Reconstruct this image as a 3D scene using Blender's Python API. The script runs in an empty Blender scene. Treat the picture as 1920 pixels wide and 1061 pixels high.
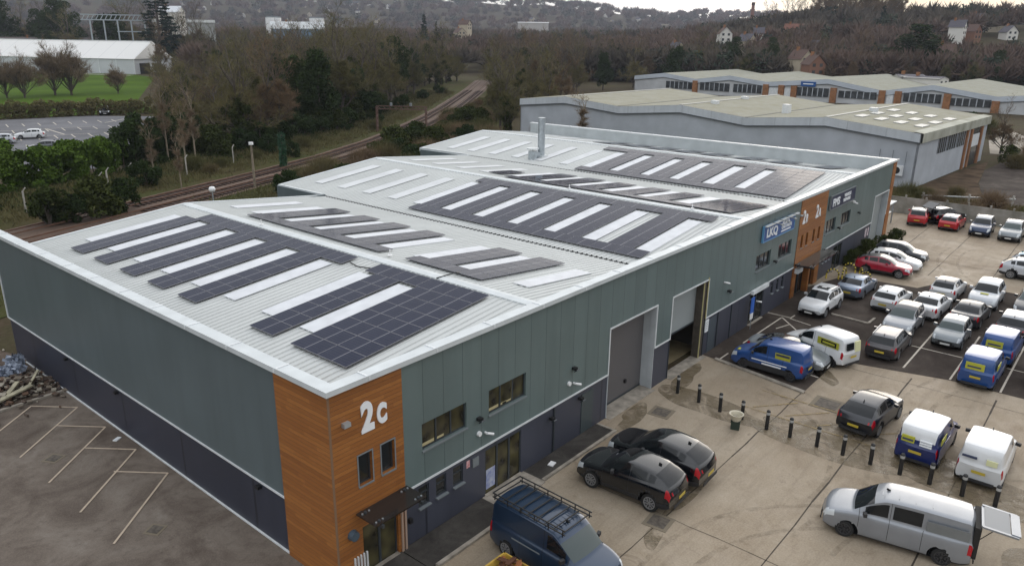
import bpy, bmesh, math, random
import numpy as np
from mathutils import Vector, Matrix
random.seed(7)
rng = np.random.default_rng(7)
PI = math.pi
R_ = math.radians
scene = bpy.context.scene
COL = scene.collection

# ------------------------------------------------------------------ camera, world, sun
cd = bpy.data.cameras.new('camera'); cam = bpy.data.objects.new('camera', cd); COL.objects.link(cam)
scene.camera = cam
CAM = Vector((-12.638507, -17.923135, 17.953113))
yaw, pitch, roll = R_(39.850037), R_(18.050279), R_(0.699289)
fwd = Vector((math.cos(yaw)*math.cos(pitch), math.sin(yaw)*math.cos(pitch), -math.sin(pitch)))
rt = Vector((math.sin(yaw), -math.cos(yaw), 0)); up = rt.cross(fwd)
rt2 = math.cos(roll)*rt + math.sin(roll)*up; up2 = -math.sin(roll)*rt + math.cos(roll)*up
m = Matrix((rt2, up2, -fwd)).transposed().to_4x4(); m.translation = CAM
cam.matrix_world = m
cd.sensor_width = 36.0; cd.lens = 1422.604/1920*36.0; cd.clip_start = 0.2; cd.clip_end = 12000

SUN_AZ, SUN_EL = R_(8), R_(11)
w = bpy.data.worlds.new('World'); scene.world = w; w.use_nodes = True
nt = w.node_tree; bg = nt.nodes['Background']
sky = nt.nodes.new('ShaderNodeTexSky'); sky.sky_type = 'NISHITA'; sky.sun_disc = False
sky.sun_elevation = SUN_EL; sky.sun_rotation = PI/2 - SUN_AZ
sky.air_density = 1.0; sky.dust_density = 4.0; sky.ozone_density = 1.0; sky.altitude = 50
# an overcast lid: the clear sky is greyed most of the way, a little less near the horizon
hs = nt.nodes.new('ShaderNodeHueSaturation'); hs.inputs['Saturation'].default_value = 0.34
gm = nt.nodes.new('ShaderNodeGamma'); gm.inputs['Gamma'].default_value = 0.42      # cloud evens out the sky
nt.links.new(sky.outputs[0], hs.inputs['Color']); nt.links.new(hs.outputs[0], gm.inputs['Color']); 
ml = nt.nodes.new('ShaderNodeVectorMath'); ml.operation = 'SCALE'; ml.inputs['Scale'].default_value = 4.15
tcw = nt.nodes.new('ShaderNodeTexCoord'); sxyz = nt.nodes.new('ShaderNodeSeparateXYZ'); nt.links.new(tcw.outputs['Generated'], sxyz.inputs[0])
mr = nt.nodes.new('ShaderNodeMapRange'); mr.inputs[1].default_value = 0.0; mr.inputs[2].default_value = 0.8; mr.inputs[3].default_value = 0.62; mr.inputs[4].default_value = 1.75
nt.links.new(sxyz.outputs['Z'], mr.inputs[0]); mv = nt.nodes.new('ShaderNodeVectorMath'); mv.operation = 'SCALE'
nt.links.new(gm.outputs[0], mv.inputs[0]); nt.links.new(mr.outputs[0], mv.inputs['Scale']); nt.links.new(mv.outputs[0], ml.inputs[0]); dt = nt.nodes.new('ShaderNodeVectorMath'); dt.operation = 'DOT_PRODUCT'; tc2 = nt.nodes.new('ShaderNodeTexCoord'); nt.links.new(tc2.outputs['Generated'], dt.inputs[0]); dt.inputs[1].default_value = (math.cos(R_(13)), math.sin(R_(13)), 0.02)
g1 = nt.nodes.new('ShaderNodeMapRange'); g1.inputs[1].default_value = 0.972; g1.inputs[2].default_value = 0.9985; g1.inputs[3].default_value = 0.0; g1.inputs[4].default_value = 0.85; g1.interpolation_type = 'SMOOTHSTEP'; nt.links.new(dt.outputs['Value'], g1.inputs[0])
gx = nt.nodes.new('ShaderNodeMix'); gx.data_type = 'RGBA'; gx.inputs[7].default_value = (7.6, 6.1, 3.9, 1); nt.links.new(g1.outputs[0], gx.inputs[0]); nt.links.new(ml.outputs[0], gx.inputs[6])
nt.links.new(gx.outputs[2], bg.inputs['Color'])
bg.inputs['Strength'].default_value = 0.15
sd = bpy.data.lights.new('sun', 'SUN'); sd.energy = 0.5; sd.angle = R_(32); sd.color = (1.0, 0.86, 0.7)
so = bpy.data.objects.new('sun', sd); COL.objects.link(so)
sdir = Vector((math.cos(SUN_AZ)*math.cos(SUN_EL), math.sin(SUN_AZ)*math.cos(SUN_EL), math.sin(SUN_EL)))
so.rotation_euler = (-sdir).to_track_quat('-Z', 'Y').to_euler()
vs = scene.view_settings; vs.view_transform = 'Standard'; vs.look = 'None'; vs.gamma = 1.0; vs.use_curve_mapping = False
vs.exposure = 0.15
scene.cycles.volume_bounces = 0
scene.cycles.max_bounces = 6
scene.cycles.transparent_max_bounces = 12

# ------------------------------------------------------------------ materials
MC = {}
def mat(name, col, rough=0.7, metal=0.0, var=0.0, vscale=3.0, coat=0.0, spec=None, bump=0.0, bscale=20.0, col2=None, detail=6.0):
    if name in MC: return MC[name]
    m_ = bpy.data.materials.new(name); m_.use_nodes = True; t = m_.node_tree
    b = t.nodes['Principled BSDF']
    b.inputs['Base Color'].default_value = (*col, 1); b.inputs['Roughness'].default_value = rough
    b.inputs['Metallic'].default_value = metal; b.inputs['Coat Weight'].default_value = coat
    b.inputs['Coat Roughness'].default_value = 0.06
    if spec is not None: b.inputs['Specular IOR Level'].default_value = spec
    if var or col2:
        tc = t.nodes.new('ShaderNodeTexCoord'); n = t.nodes.new('ShaderNodeTexNoise')
        n.inputs['Scale'].default_value = vscale; n.inputs['Detail'].default_value = detail
        t.links.new(tc.outputs['Object'], n.inputs['Vector'])
        r = t.nodes.new('ShaderNodeValToRGB'); r.color_ramp.elements[0].position = 0.32; r.color_ramp.elements[1].position = 0.68
        c0 = col2 if col2 else tuple(max(0, c*(1-var)) for c in col); c1 = col if col2 else tuple(c*(1+var) for c in col)
        r.color_ramp.elements[0].color = (*c0, 1); r.color_ramp.elements[1].color = (*c1, 1)
        t.links.new(n.outputs['Fac'], r.inputs['Fac']); t.links.new(r.outputs[0], b.inputs['Base Color'])
    if bump:
        tc = t.nodes.new('ShaderNodeTexCoord'); n2 = t.nodes.new('ShaderNodeTexNoise'); n2.inputs['Scale'].default_value = bscale
        n2.inputs['Detail'].default_value = 5
        t.links.new(tc.outputs['Object'], n2.inputs['Vector'])
        bp = t.nodes.new('ShaderNodeBump'); bp.inputs['Strength'].default_value = bump; bp.inputs['Distance'].default_value = 0.05
        t.links.new(n2.outputs['Fac'], bp.inputs['Height']); t.links.new(bp.outputs[0], b.inputs['Normal'])
    MC[name] = m_
    return m_

class NT:
    """tiny node helper"""
    def __init__(s, name):
        s.m = bpy.data.materials.new(name); s.m.use_nodes = True; s.t = s.m.node_tree; s.b = s.t.nodes['Principled BSDF']
        s.tc = s.t.nodes.new('ShaderNodeTexCoord').outputs['Object']
    def n(s, kind, **kw):
        nd = s.t.nodes.new('ShaderNode'+kind)
        for k, v in kw.items(): setattr(nd, k, v)
        return nd
    def link(s, a, b): s.t.links.new(a, b)
    def noise(s, scale, detail=5, vec=None, rough=0.55, dist=0.0):
        nd = s.n('TexNoise'); nd.inputs['Scale'].default_value = scale; nd.inputs['Detail'].default_value = detail
        nd.inputs['Roughness'].default_value = rough; nd.inputs['Distortion'].default_value = dist
        s.link(vec if vec is not None else s.tc, nd.inputs['Vector']); return nd.outputs['Fac']
    def ramp(s, fac, stops):
        r = s.n('ValToRGB'); e = r.color_ramp.elements
        while len(e) < len(stops): e.new(0.5)
        for i, (p, c) in enumerate(stops):
            e[i].position = p; e[i].color = (*c, 1) if len(c) == 3 else c
        s.link(fac, r.inputs['Fac']); return r.outputs[0]
    def mix(s, fac, a, b, mode='MIX'):
        nd = s.n('Mix', data_type='RGBA', blend_type=mode)
        for i, v in ((0, fac), (6, a), (7, b)):
            if isinstance(v, (int, float)): nd.inputs[i].default_value = v
            elif isinstance(v, tuple): nd.inputs[i].default_value = (*v, 1)
            else: s.link(v, nd.inputs[i])
        return nd.outputs[2]
    def math(s, op, a, b=0.0, c=0.0):
        nd = s.n('Math', operation=op)
        for i, v in enumerate((a, b, c)):
            if isinstance(v, (int, float)): nd.inputs[i].default_value = v
            else: s.link(v, nd.inputs[i])
        return nd.outputs[0]
    def xyz(s):
        nd = s.n('SeparateXYZ'); s.link(s.tc, nd.inputs[0]); return nd.outputs
    def mapping(s, scale):
        nd = s.n('Mapping'); nd.inputs['Scale'].default_value = scale; s.link(s.tc, nd.inputs[0]); return nd.outputs[0]
    def color(s, c): s.link(c, s.b.inputs['Base Color'])
    def bump(s, h, strength=0.3, dist=0.02):
        nd = s.n('Bump'); nd.inputs['Strength'].default_value = strength; nd.inputs['Distance'].default_value = dist
        s.link(h, nd.inputs['Height']); s.link(nd.outputs[0], s.b.inputs['Normal'])

# concrete yard: beige slabs with dirt, stains and wet patches
def concrete_mat():
    a = NT('yard_concrete'); a.b.inputs['Roughness'].default_value = 0.75; a.b.inputs['Specular IOR Level'].default_value = 0.3
    n1 = a.noise(0.16, 8, rough=0.62, dist=0.6); n2 = a.noise(1.3, 8, rough=0.7); n3 = a.noise(14, 4)
    base = a.ramp(n1, [(0.3, (0.195, 0.140, 0.088)), (0.48, (0.285, 0.225, 0.155)), (0.7, (0.36, 0.30, 0.225))])
    base = a.mix(a.ramp(n2, [(0.3, (0, 0, 0)), (0.75, (1, 1, 1))]), a.mix(0.22, base, (0.16, 0.12, 0.08)), base)
    base = a.mix(0.16, base, a.ramp(n3, [(0.3, (0.12, 0.10, 0.08)), (0.7, (0.5, 0.46, 0.4))]))
    sp = a.noise(0.55, 3, dist=1.5)
    stain = a.ramp(sp, [(0.66, (0, 0, 0)), (0.72, (1, 1, 1))])
    base = a.mix(a.math('MULTIPLY', a.math('MULTIPLY', stain, n2), 0.9), base, (0.13, 0.09, 0.055))
    sp2 = a.noise(0.9, 9, rough=0.8, dist=0.4); base = a.mix(a.math('MULTIPLY', a.ramp(sp2, [(0.54, (0,)*3), (0.66, (1,)*3)]), 0.42), base, (0.155, 0.115, 0.075)); base = a.mix(a.math('MULTIPLY', a.ramp(sp2, [(0.30, (1,)*3), (0.42, (0,)*3)]), 0.35), base, (0.45, 0.40, 0.33))
    # tyre-swept streaks along the yard
    st = a.noise(0.5, 6, vec=a.mapping((0.35, 3.2, 1)), rough=0.7)
    base = a.mix(a.math('MULTIPLY', a.ramp(st, [(0.50, (0, 0, 0)), (0.72, (1, 1, 1))]), 0.42), base, (0.14, 0.105, 0.072))
    a.color(base)
    rr = a.ramp(sp, [(0.4, (0.8,)*3), (0.72, (0.55,)*3)]); a.link(rr, a.b.inputs['Roughness'])
    a.bump(n3, 0.25, 0.01)
    return a.m
def wet_mat():
    a = NT('wet_silt'); n1 = a.noise(0.8, 7, rough=0.65, dist=1.0); n3 = a.noise(9, 4)
    base = a.ramp(n1, [(0.3, (0.12, 0.09, 0.05)), (0.55, (0.17, 0.13, 0.078)), (0.75, (0.21, 0.17, 0.115))])
    a.color(a.mix(0.1, base, a.ramp(n3, [(0.3, (0.06,)*3), (0.7, (0.3, 0.27, 0.2))])))
    a.link(a.ramp(n1, [(0.42, (0.28,)*3), (0.62, (0.7,)*3)]), a.b.inputs['Roughness']); a.b.inputs['Specular IOR Level'].default_value = 0.35
    # ragged edge: the film of silt thins out in patches
    e = a.noise(0.9, 6, rough=0.7, dist=0.8)
    al = a.ramp(e, [(0.34, (0.0,)*3), (0.62, (0.85,)*3)])
    a.link(al, a.b.inputs['Alpha'])
    return a.m
def asphalt_mat(name, c0, c1, c2, s=0.3):
    a = NT(name); a.b.inputs['Roughness'].default_value = 0.85; a.b.inputs['Specular IOR Level'].default_value = 0.06
    n1 = a.noise(s, 8, rough=0.65, dist=0.7); n2 = a.noise(2.2, 6, rough=0.7); n3 = a.noise(25, 3)
    base = a.ramp(n1, [(0.32, c0), (0.52, c1), (0.72, c2)])
    base = a.mix(a.math('MULTIPLY', a.ramp(n2, [(0.5, (0, 0, 0)), (0.68, (1, 1, 1))]), 0.45), base, c0)
    base = a.mix(0.14, base, a.ramp(n3, [(0.35, tuple(x*0.5 for x in c1)), (0.7, tuple(min(1, x*2.4) for x in c1))]))
    a.color(base); a.bump(n3, 0.3, 0.01)
    a.link(a.ramp(n1, [(0.4, (0.9,)*3), (0.7, (0.7,)*3)]), a.b.inputs['Roughness'])
    return a.m
def paint_line_mat(name, col, wear=0.45):
    a = NT(name); n = a.noise(4, 8, rough=0.75)
    a.color(a.ramp(n, [(0.3, tuple(c*0.75 for c in col)), (0.6, col)])); a.b.inputs['Roughness'].default_value = 0.8
    n2 = a.noise(3.1, 8, rough=0.8); a.link(a.ramp(n2, [(wear-0.12, (0.25,)*3), (wear, (1,)*3)]), a.b.inputs['Alpha'])
    return a.m
# wall cladding with vertical panel joints along the axis ax every 'pitch' metres
def cladding_mat(name, col, ax, pitch=1.0, off=0.0, dark=0.55):
    a = NT(name); a.b.inputs['Roughness'].default_value = 0.42; a.b.inputs['Metallic'].default_value = 0.0
    x = a.xyz()[ax]
    f = a.math('FRACT', a.math('DIVIDE', a.math('ADD', x, off), pitch))
    j = a.math('LESS_THAN', f, 0.028)
    idx = a.math('FLOOR', a.math('DIVIDE', a.math('ADD', x, off), pitch))
    wn = a.n('TexWhiteNoise', noise_dimensions='1D'); a.link(idx, wn.inputs['W'])
    tone = a.math('MULTIPLY_ADD', wn.outputs['Value'], 0.10, 0.95)
    n1 = a.noise(0.35, 5); streak = a.noise(1.0, 5, vec=a.mapping((1.6, 1.6, 0.12)))
    base = a.mix(a.ramp(n1, [(0.3, (0,)*3), (0.7, (1,)*3)]), tuple(c*0.92 for c in col), tuple(c*1.08 for c in col))
    base = a.mix(a.math('MULTIPLY', a.ramp(streak, [(0.45, (0,)*3), (0.75, (1,)*3)]), 0.34), base, tuple(c*0.66 for c in col))
    cmb = a.n('CombineXYZ')
    for i in range(3): a.link(tone, cmb.inputs[i])
    base = a.mix(1.0, base, cmb.outputs[0], 'MULTIPLY')
    a.color(a.mix(j, base, tuple(c*dark for c in col)))
    a.bump(a.math('SUBTRACT', 1.0, j), 0.5, 0.02)
    return a.m
def timber_mat(name, pitch=0.16):
    a = NT(name); a.b.inputs['Roughness'].default_value = 0.5
    X, Y, Z = a.xyz()
    f = a.math('FRACT', a.math('DIVIDE', Z, pitch)); idx = a.math('FLOOR', a.math('DIVIDE', Z, pitch))
    al = a.math('ADD', X, a.math('MULTIPLY', Y, 1.0))
    wn0 = a.n('TexWhiteNoise', noise_dimensions='1D'); a.link(idx, wn0.inputs['W'])
    seg = a.math('FLOOR', a.math('DIVIDE', a.math('ADD', al, a.math('MULTIPLY', wn0.outputs['Value'], 3.0)), 2.6))
    wn = a.n('TexWhiteNoise', noise_dimensions='2D'); cb = a.n('CombineXYZ'); a.link(idx, cb.inputs[0]); a.link(seg, cb.inputs[1]); a.link(cb.outputs[0], wn.inputs['Vector'])
    g = a.noise(3.0, 8, vec=a.mapping((0.8, 0.8, 22)), rough=0.7)
    base = a.ramp(wn.outputs['Value'], [(0.0, (0.24, 0.088, 0.020)), (0.5, (0.305, 0.116, 0.026)), (1.0, (0.37, 0.148, 0.034))])
    base = a.mix(a.math('MULTIPLY', a.ramp(g, [(0.42, (0,)*3), (0.62, (1,)*3)]), 0.5), base, (0.17, 0.052, 0.012))
    j = a.math('LESS_THAN', f, 0.09)
    a.color(a.mix(j, base, (0.12, 0.046, 0.014))); a.bump(a.math('SUBTRACT', 1.0, j), 0.6, 0.02)
    return a.m
def roof_mat(name, col, moss=None):
    a = NT(name); a.b.inputs['Roughness'].default_value = 0.5 if not moss else 0.95; a.b.inputs['Specular IOR Level'].default_value = 0.12 if not moss else 0.03
    n = a.noise(0.25, 6, rough=0.6); s = a.noise(0.8, 6, vec=a.mapping((0.25, 2.4, 1)), rough=0.65)
    base = a.ramp(n, [(0.3, tuple(c*0.93 for c in col)), (0.7, tuple(c*1.05 for c in col))])
    base = a.mix(a.math('MULTIPLY', a.ramp(s, [(0.45, (0,)*3), (0.75, (1,)*3)]), 0.3), base, moss if moss else tuple(c*0.75 for c in col))
    if moss:
        n2 = a.noise(0.5, 8, rough=0.7); base = a.mix(a.math('MULTIPLY', a.ramp(n2, [(0.4, (0,)*3), (0.66, (1,)*3)]), 0.7), base, moss)
    a.color(base); return a.m

M = {}
M['concrete'] = concrete_mat(); M['wet'] = wet_mat()
M['asph_yard'] = asphalt_mat('left_yard_asphalt', (0.075, 0.058, 0.048), (0.155, 0.128, 0.106), (0.23, 0.20, 0.17), 0.35)
M['asph_park'] = asphalt_mat('parking_asphalt', (0.030, 0.024, 0.021), (0.052, 0.042, 0.036), (0.085, 0.070, 0.058), 0.3)
M['asph_far'] = asphalt_mat('car_park_asphalt', (0.10, 0.10, 0.105), (0.14, 0.14, 0.15), (0.18, 0.18, 0.19), 0.1)
M['asph_strip'] = asphalt_mat('apron_asphalt', (0.028, 0.025, 0.024), (0.05, 0.046, 0.042), (0.08, 0.074, 0.066), 0.6)
M['line'] = paint_line_mat('white_road_paint', (0.52, 0.47, 0.40)); M['line_y'] = paint_line_mat('cream_road_paint', (0.5, 0.40, 0.30), 0.42)
M['joint'] = mat('slab_joint', (0.05, 0.038, 0.028), 0.9, var=0.4, vscale=2)
M['kerb'] = mat('kerb_concrete', (0.27, 0.24, 0.2), 0.85, var=0.3, vscale=2.5)
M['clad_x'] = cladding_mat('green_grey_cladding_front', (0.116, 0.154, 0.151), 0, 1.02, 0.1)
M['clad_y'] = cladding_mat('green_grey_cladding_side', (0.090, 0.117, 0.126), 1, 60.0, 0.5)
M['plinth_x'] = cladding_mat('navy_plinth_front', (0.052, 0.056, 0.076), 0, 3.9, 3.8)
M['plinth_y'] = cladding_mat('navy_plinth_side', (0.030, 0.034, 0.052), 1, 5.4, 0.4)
M['timber'] = timber_mat('orange_timber_boards')
M['white_trim'] = mat('white_trim', (0.62, 0.64, 0.65), 0.45, var=0.1, vscale=2)
M['coping'] = mat('coping_metal', (0.52, 0.55, 0.56), 0.4, var=0.08, vscale=1.2)
M['roof'] = roof_mat('roof_sheet', (0.51, 0.525, 0.515))
M['parapet_in'] = mat('parapet_lining', (0.40, 0.43, 0.44), 0.5, var=0.1, vscale=0.7)
M['rooflight'] = mat('translucent_rooflight', (0.575, 0.59, 0.615), 0.5, spec=0.2, var=0.08, vscale=1.5)
M['rooflight_dull'] = mat('greyer_rooflight', (0.565, 0.58, 0.59), 0.6, var=0.06, vscale=0.8, spec=0.1)  # slightly greyer rooflights for the bare back slopes
M['gutter'] = mat('gutter_dark', (0.03, 0.032, 0.035), 0.6)
M['glass'] = mat('window_glass', (0.022, 0.024, 0.024), 0.06, spec=0.6)
M['glass_warm'] = mat('window_glass_with_room', (0.085, 0.075, 0.035), 0.08, col2=(0.02, 0.018, 0.014), vscale=1.6, detail=1.0, spec=0.5)
M['frame'] = mat('dark_window_frame', (0.035, 0.042, 0.048), 0.4)
M['sill'] = mat('grey_sill', (0.17, 0.19, 0.2), 0.45)
M['shutter_dk'] = None
def shutter_mat(name, col):
    a = NT(name); a.b.inputs['Roughness'].default_value = 0.5
    Z = a.xyz()[2]; f = a.math('FRACT', a.math('DIVIDE', Z, 0.11)); j = a.math('LESS_THAN', f, 0.2)
    n = a.noise(0.8, 5)
    a.color(a.mix(a.math('MULTIPLY', j, 0.35), a.mix(n, tuple(c*0.85 for c in col), tuple(c*1.12 for c in col)), tuple(c*0.4 for c in col)))
    a.bump(f, 0.5, 0.02); return a.m
M['shutter_dk'] = shutter_mat('grey_roller_shutter', (0.118, 0.112, 0.115)); M['shutter_lt'] = shutter_mat('pale_roller_shutter', (0.30, 0.33, 0.335))
M['reveal'] = mat('pale_reveal', (0.42, 0.45, 0.47), 0.5, var=0.1, vscale=1)
M['black'] = mat('black_plastic', (0.012, 0.012, 0.013), 0.5); M['dark'] = mat('dark_interior', (0.012, 0.011, 0.01), 0.8)
M['white'] = mat('white_plastic', (0.75, 0.75, 0.75), 0.4); M['red'] = mat('red_plastic', (0.45, 0.02, 0.02), 0.4)
M['steel'] = mat('galvanised_steel', (0.42, 0.46, 0.49), 0.35, metal=0.6, var=0.15, vscale=3)
M['yellow'] = mat('yellow_paint', (0.62, 0.48, 0.06), 0.5, var=0.2)
M['sign_blue'] = mat('sign_blue', (0.01, 0.075, 0.26), 0.35); M['sign_navy'] = mat('sign_navy', (0.008, 0.016, 0.055), 0.35)
M['sign_white'] = mat('sign_white', (0.78, 0.8, 0.82), 0.4)
M['concrete_post'] = mat('concrete_post', (0.34, 0.32, 0.29), 0.9, var=0.25, vscale=2)

# ------------------------------------------------------------------ mesh helpers
class MB:
    def __init__(s): s.v = []; s.f = []; s.mi = []; s.k = 0
    def add(s, vs_, fs, k=None):
        o = len(s.v); s.v += [tuple(v) for v in vs_]; s.f += [tuple(i+o for i in f) for f in fs]; s.mi += [s.k if k is None else k]*len(fs); return s
    def box(s, x0, x1, y0, y1, z0, z1, k=None):
        vs_ = [(x, y, z) for x in (x0, x1) for y in (y0, y1) for z in (z0, z1)]
        return s.add(vs_, [(0,1,3,2),(4,6,7,5),(0,4,5,1),(2,3,7,6),(0,2,6,4),(1,5,7,3)], k)
    def obox(s, c, size, rot=None, k=None):
        c = Vector(c); h = [a/2 for a in size]; vs_ = []
        for x in (-1, 1):
            for y in (-1, 1):
                for z in (-1, 1):
                    p = Vector((x*h[0], y*h[1], z*h[2]))
                    if rot is not None: p = rot @ p
                    vs_.append(c+p)
        return s.add(vs_, [(0,1,3,2),(4,6,7,5),(0,4,5,1),(2,3,7,6),(0,2,6,4),(1,5,7,3)], k)
    def cyl(s, p0, p1, r0, r1=None, n=10, caps=True, k=None):
        p0 = Vector(p0); p1 = Vector(p1); r1 = r0 if r1 is None else r1
        d = (p1-p0).normalized(); a = d.orthogonal().normalized(); b = d.cross(a)
        vs_ = []; 
        for p, r in ((p0, r0), (p1, r1)):
            for i in range(n):
                t = 2*PI*i/n; vs_.append(p + a*(r*math.cos(t)) + b*(r*math.sin(t)))
        fs = [(i, (i+1) % n, n+(i+1) % n, n+i) for i in range(n)]
        if caps: fs += [tuple(range(n-1, -1, -1)), tuple(range(n, 2*n))]
        return s.add(vs_, fs, k)
    def poly(s, pts, z, k=None):
        return s.add([(x, y, z) for x, y in pts], [tuple(range(len(pts)))], k)
    def prism(s, pts, z0, z1, k=None):
        n = len(pts)
        return s.add([(x, y, z0) for x, y in pts]+[(x, y, z1) for x, y in pts],
                     [tuple(range(n-1, -1, -1)), tuple(range(n, 2*n))]+[(i, (i+1) % n, n+(i+1) % n, n+i) for i in range(n)], k)
    def bar(s, p0, p1, wd, ht, k=None):     # a bar with rectangular section
        p0 = Vector(p0); p1 = Vector(p1); d = p1-p0; L = d.length; rot = d.to_track_quat('X', 'Z').to_matrix()
        return s.obox((p0+p1)/2, (L, wd, ht), rot, k)
    def lathe(s, prof, n=14, c=(0, 0, 0), axis='Z', k=None):
        vs_ = []
        for r, z in prof:
            for i in range(n):
                t = 2*PI*i/n; x, y = r*math.cos(t), r*math.sin(t)
                p = (x, y, z) if axis == 'Z' else (x, z, y)
                vs_.append((c[0]+p[0], c[1]+p[1], c[2]+p[2]))
        fs = []
        for j in range(len(prof)-1):
            for i in range(n): fs.append((j*n+i, j*n+(i+1) % n, (j+1)*n+(i+1) % n, (j+1)*n+i))
        return s.add(vs_, fs, k)
    def build(s, name, mats, parent=None, smooth=None, loc=None, rz=0):
        me = bpy.data.meshes.new(name); me.from_pydata(s.v, [], s.f)
        if not isinstance(mats, (list, tuple)): mats = [mats]
        for mm in mats: me.materials.append(mm)
        if len(mats) > 1: me.polygons.foreach_set('material_index', s.mi)
        if smooth is not None:
            me.polygons.foreach_set('use_smooth', [True]*len(me.polygons))
            try: me.set_sharp_from_angle(angle=R_(smooth))
            except Exception: pass
        me.update()
        return link(name, me, parent, loc, rz)
def link(name, me, parent=None, loc=None, rz=0):
    o = bpy.data.objects.new(name, me); COL.objects.link(o)
    if parent is not None: o.parent = parent
    if loc is not None: o.location = loc
    if rz: o.rotation_euler = (0, 0, rz)
    return o
def tag(o, label=None, cat=None, group=None, kind=None):
    if label: o['label'] = label
    if cat: o['category'] = cat
    if group: o['group'] = group
    if kind: o['kind'] = kind
    return o
def thing(name, label, cat, loc=(0, 0, 0), rz=0, group=None):
    o = bpy.data.objects.new(name, None); COL.objects.link(o); o.location = loc; o.rotation_euler = (0, 0, rz)
    o.empty_display_size = 0.5
    return tag(o, label, cat, group)
def copy_tree(o, parent=None):
    c = o.copy(); COL.objects.link(c); c.parent = parent
    for ch in list(o.children): copy_tree(ch, c)
    return c
def struct(o): o['kind'] = 'structure'; return o
def text_mesh(name, txt, size, mtl, parent, origin, xdir, zdir, sx=1.0, ext=0.02, bold=0.0, sp=1.0):
    cu = bpy.data.curves.new(name, 'FONT'); cu.body = txt; cu.size = size; cu.extrude = ext; cu.offset = bold; cu.space_character = sp
    to = bpy.data.objects.new(name, cu); COL.objects.link(to)
    dg = bpy.context.evaluated_depsgraph_get(); dg.update()
    me = bpy.data.meshes.new_from_object(to.evaluated_get(dg)); bpy.data.objects.remove(to)
    me.materials.clear(); me.materials.append(mtl); me.name = name
    xd = Vector(xdir).normalized(); zd = Vector(zdir).normalized(); nd = xd.cross(zd)
    mt = Matrix((xd*sx, zd, nd)).transposed().to_4x4(); mt.translation = Vector(origin)
    me.transform(mt)
    return link(name, me, parent)
def pchip(pts):
    xs = [p[0] for p in pts]; ys = [p[1] for p in pts]; n = len(xs)
    h = [xs[i+1]-xs[i] for i in range(n-1)]; d = [(ys[i+1]-ys[i])/h[i] for i in range(n-1)]
    ms = [d[0]]+[0 if d[i-1]*d[i] <= 0 else 2*d[i-1]*d[i]/(d[i-1]+d[i]) for i in range(1, n-1)]+[d[-1]]
    def f(x):
        if x <= xs[0]: return ys[0]
        if x >= xs[-1]: return ys[-1]
        i = max(j for j in range(n-1) if xs[j] <= x); t = (x-xs[i])/h[i]
        return (2*t**3-3*t**2+1)*ys[i]+(t**3-2*t**2+t)*h[i]*ms[i]+(-2*t**3+3*t**2)*ys[i+1]+(t**3-t**2)*h[i]*ms[i+1]
    return f
def ss(a, b, x):
    t = min(1, max(0, (x-a)/(b-a))); return t*t*(3-2*t)

# ------------------------------------------------------------------ terrain
def hgt(x, y):
    dx, dy = x-CAM.x, y-CAM.y; r = math.hypot(dx, dy); az = math.degrees(math.atan2(dy, dx))
    wa = 1-ss(17, 34, az)
    h = 25*ss(290, 640, r)*wa*(1-0.35*ss(800, 1600, r))
    h += (6*math.sin(x*0.011+1)+4*math.sin(y*0.017))*ss(320, 800, r)*(0.3+0.7*wa)*0.5
    h += 7*ss(330, 700, r)*(1-wa)
    amp = 62+48*ss(24, 44, az)
    h += amp*ss(1300, 2600, r)*ss(12, 26, az)*(1+0.05*math.sin(az*0.55+0.6)+0.03*math.sin(az*1.7))
    h += 30*ss(1300, 2600, r)*(1-ss(12, 26, az))
    return h*(1-ss(53, 57, az)*(1-ss(460, 620, r)))
def ground_material():
    a = NT('rough_ground'); a.b.inputs['Roughness'].default_value = 0.95; a.b.inputs['Specular IOR Level'].default_value = 0.05
    n1 = a.noise(0.03, 8, rough=0.65); n2 = a.noise(0.35, 8, rough=0.7); n3 = a.noise(3, 5)
    b = a.ramp(n1, [(0.35, (0.045, 0.036, 0.022)), (0.5, (0.055, 0.05, 0.025)), (0.68, (0.07, 0.075, 0.03))])
    b = a.mix(a.ramp(n2, [(0.4, (0,)*3), (0.65, (1,)*3)]), b, (0.07, 0.05, 0.034))
    b = a.mix(0.3, b, a.ramp(n3, [(0.3, (0.02, 0.018, 0.01)), (0.7, (0.08, 0.065, 0.045))]))
    a.color(b); a.bump(n2, 0.5, 0.3); return a.m
rr_ = [0, 15, 40, 70, 100, 140, 180, 220, 260, 300, 340, 380, 420, 470, 520, 580, 640, 720, 820, 950, 1100, 1300, 1500, 1700, 1900, 2100, 2300, 2500, 2700, 3000, 3600, 5000]
azs = [i*2.0-30 for i in range(75)]+[i*15.0 for i in range(9, 23)]
V_, F_ = [], []
azs = sorted(set([a for a in azs if a < 120]+[120+15*i for i in range(0, 14)]))
azs = [a for a in azs if a < 330]
NA = len(azs)
for r in rr_:
    for a in azs:
        x = CAM.x+r*math.cos(R_(a)); y = CAM.y+r*math.sin(R_(a)); V_.append((x, y, hgt(x, y)))
for i in range(len(rr_)-1):
    for j in range(NA):
        a_, b_ = i*NA+j, i*NA+(j+1) % NA; F_.append((a_, a_+NA, b_+NA, b_))
g = MB(); g.add(V_, F_); struct(g.build('ground', ground_material(), smooth=60))

def sheet(name, pts, z, mtl):
    b = MB(); b.poly(pts, z); return struct(b.build(name, mtl))
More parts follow.
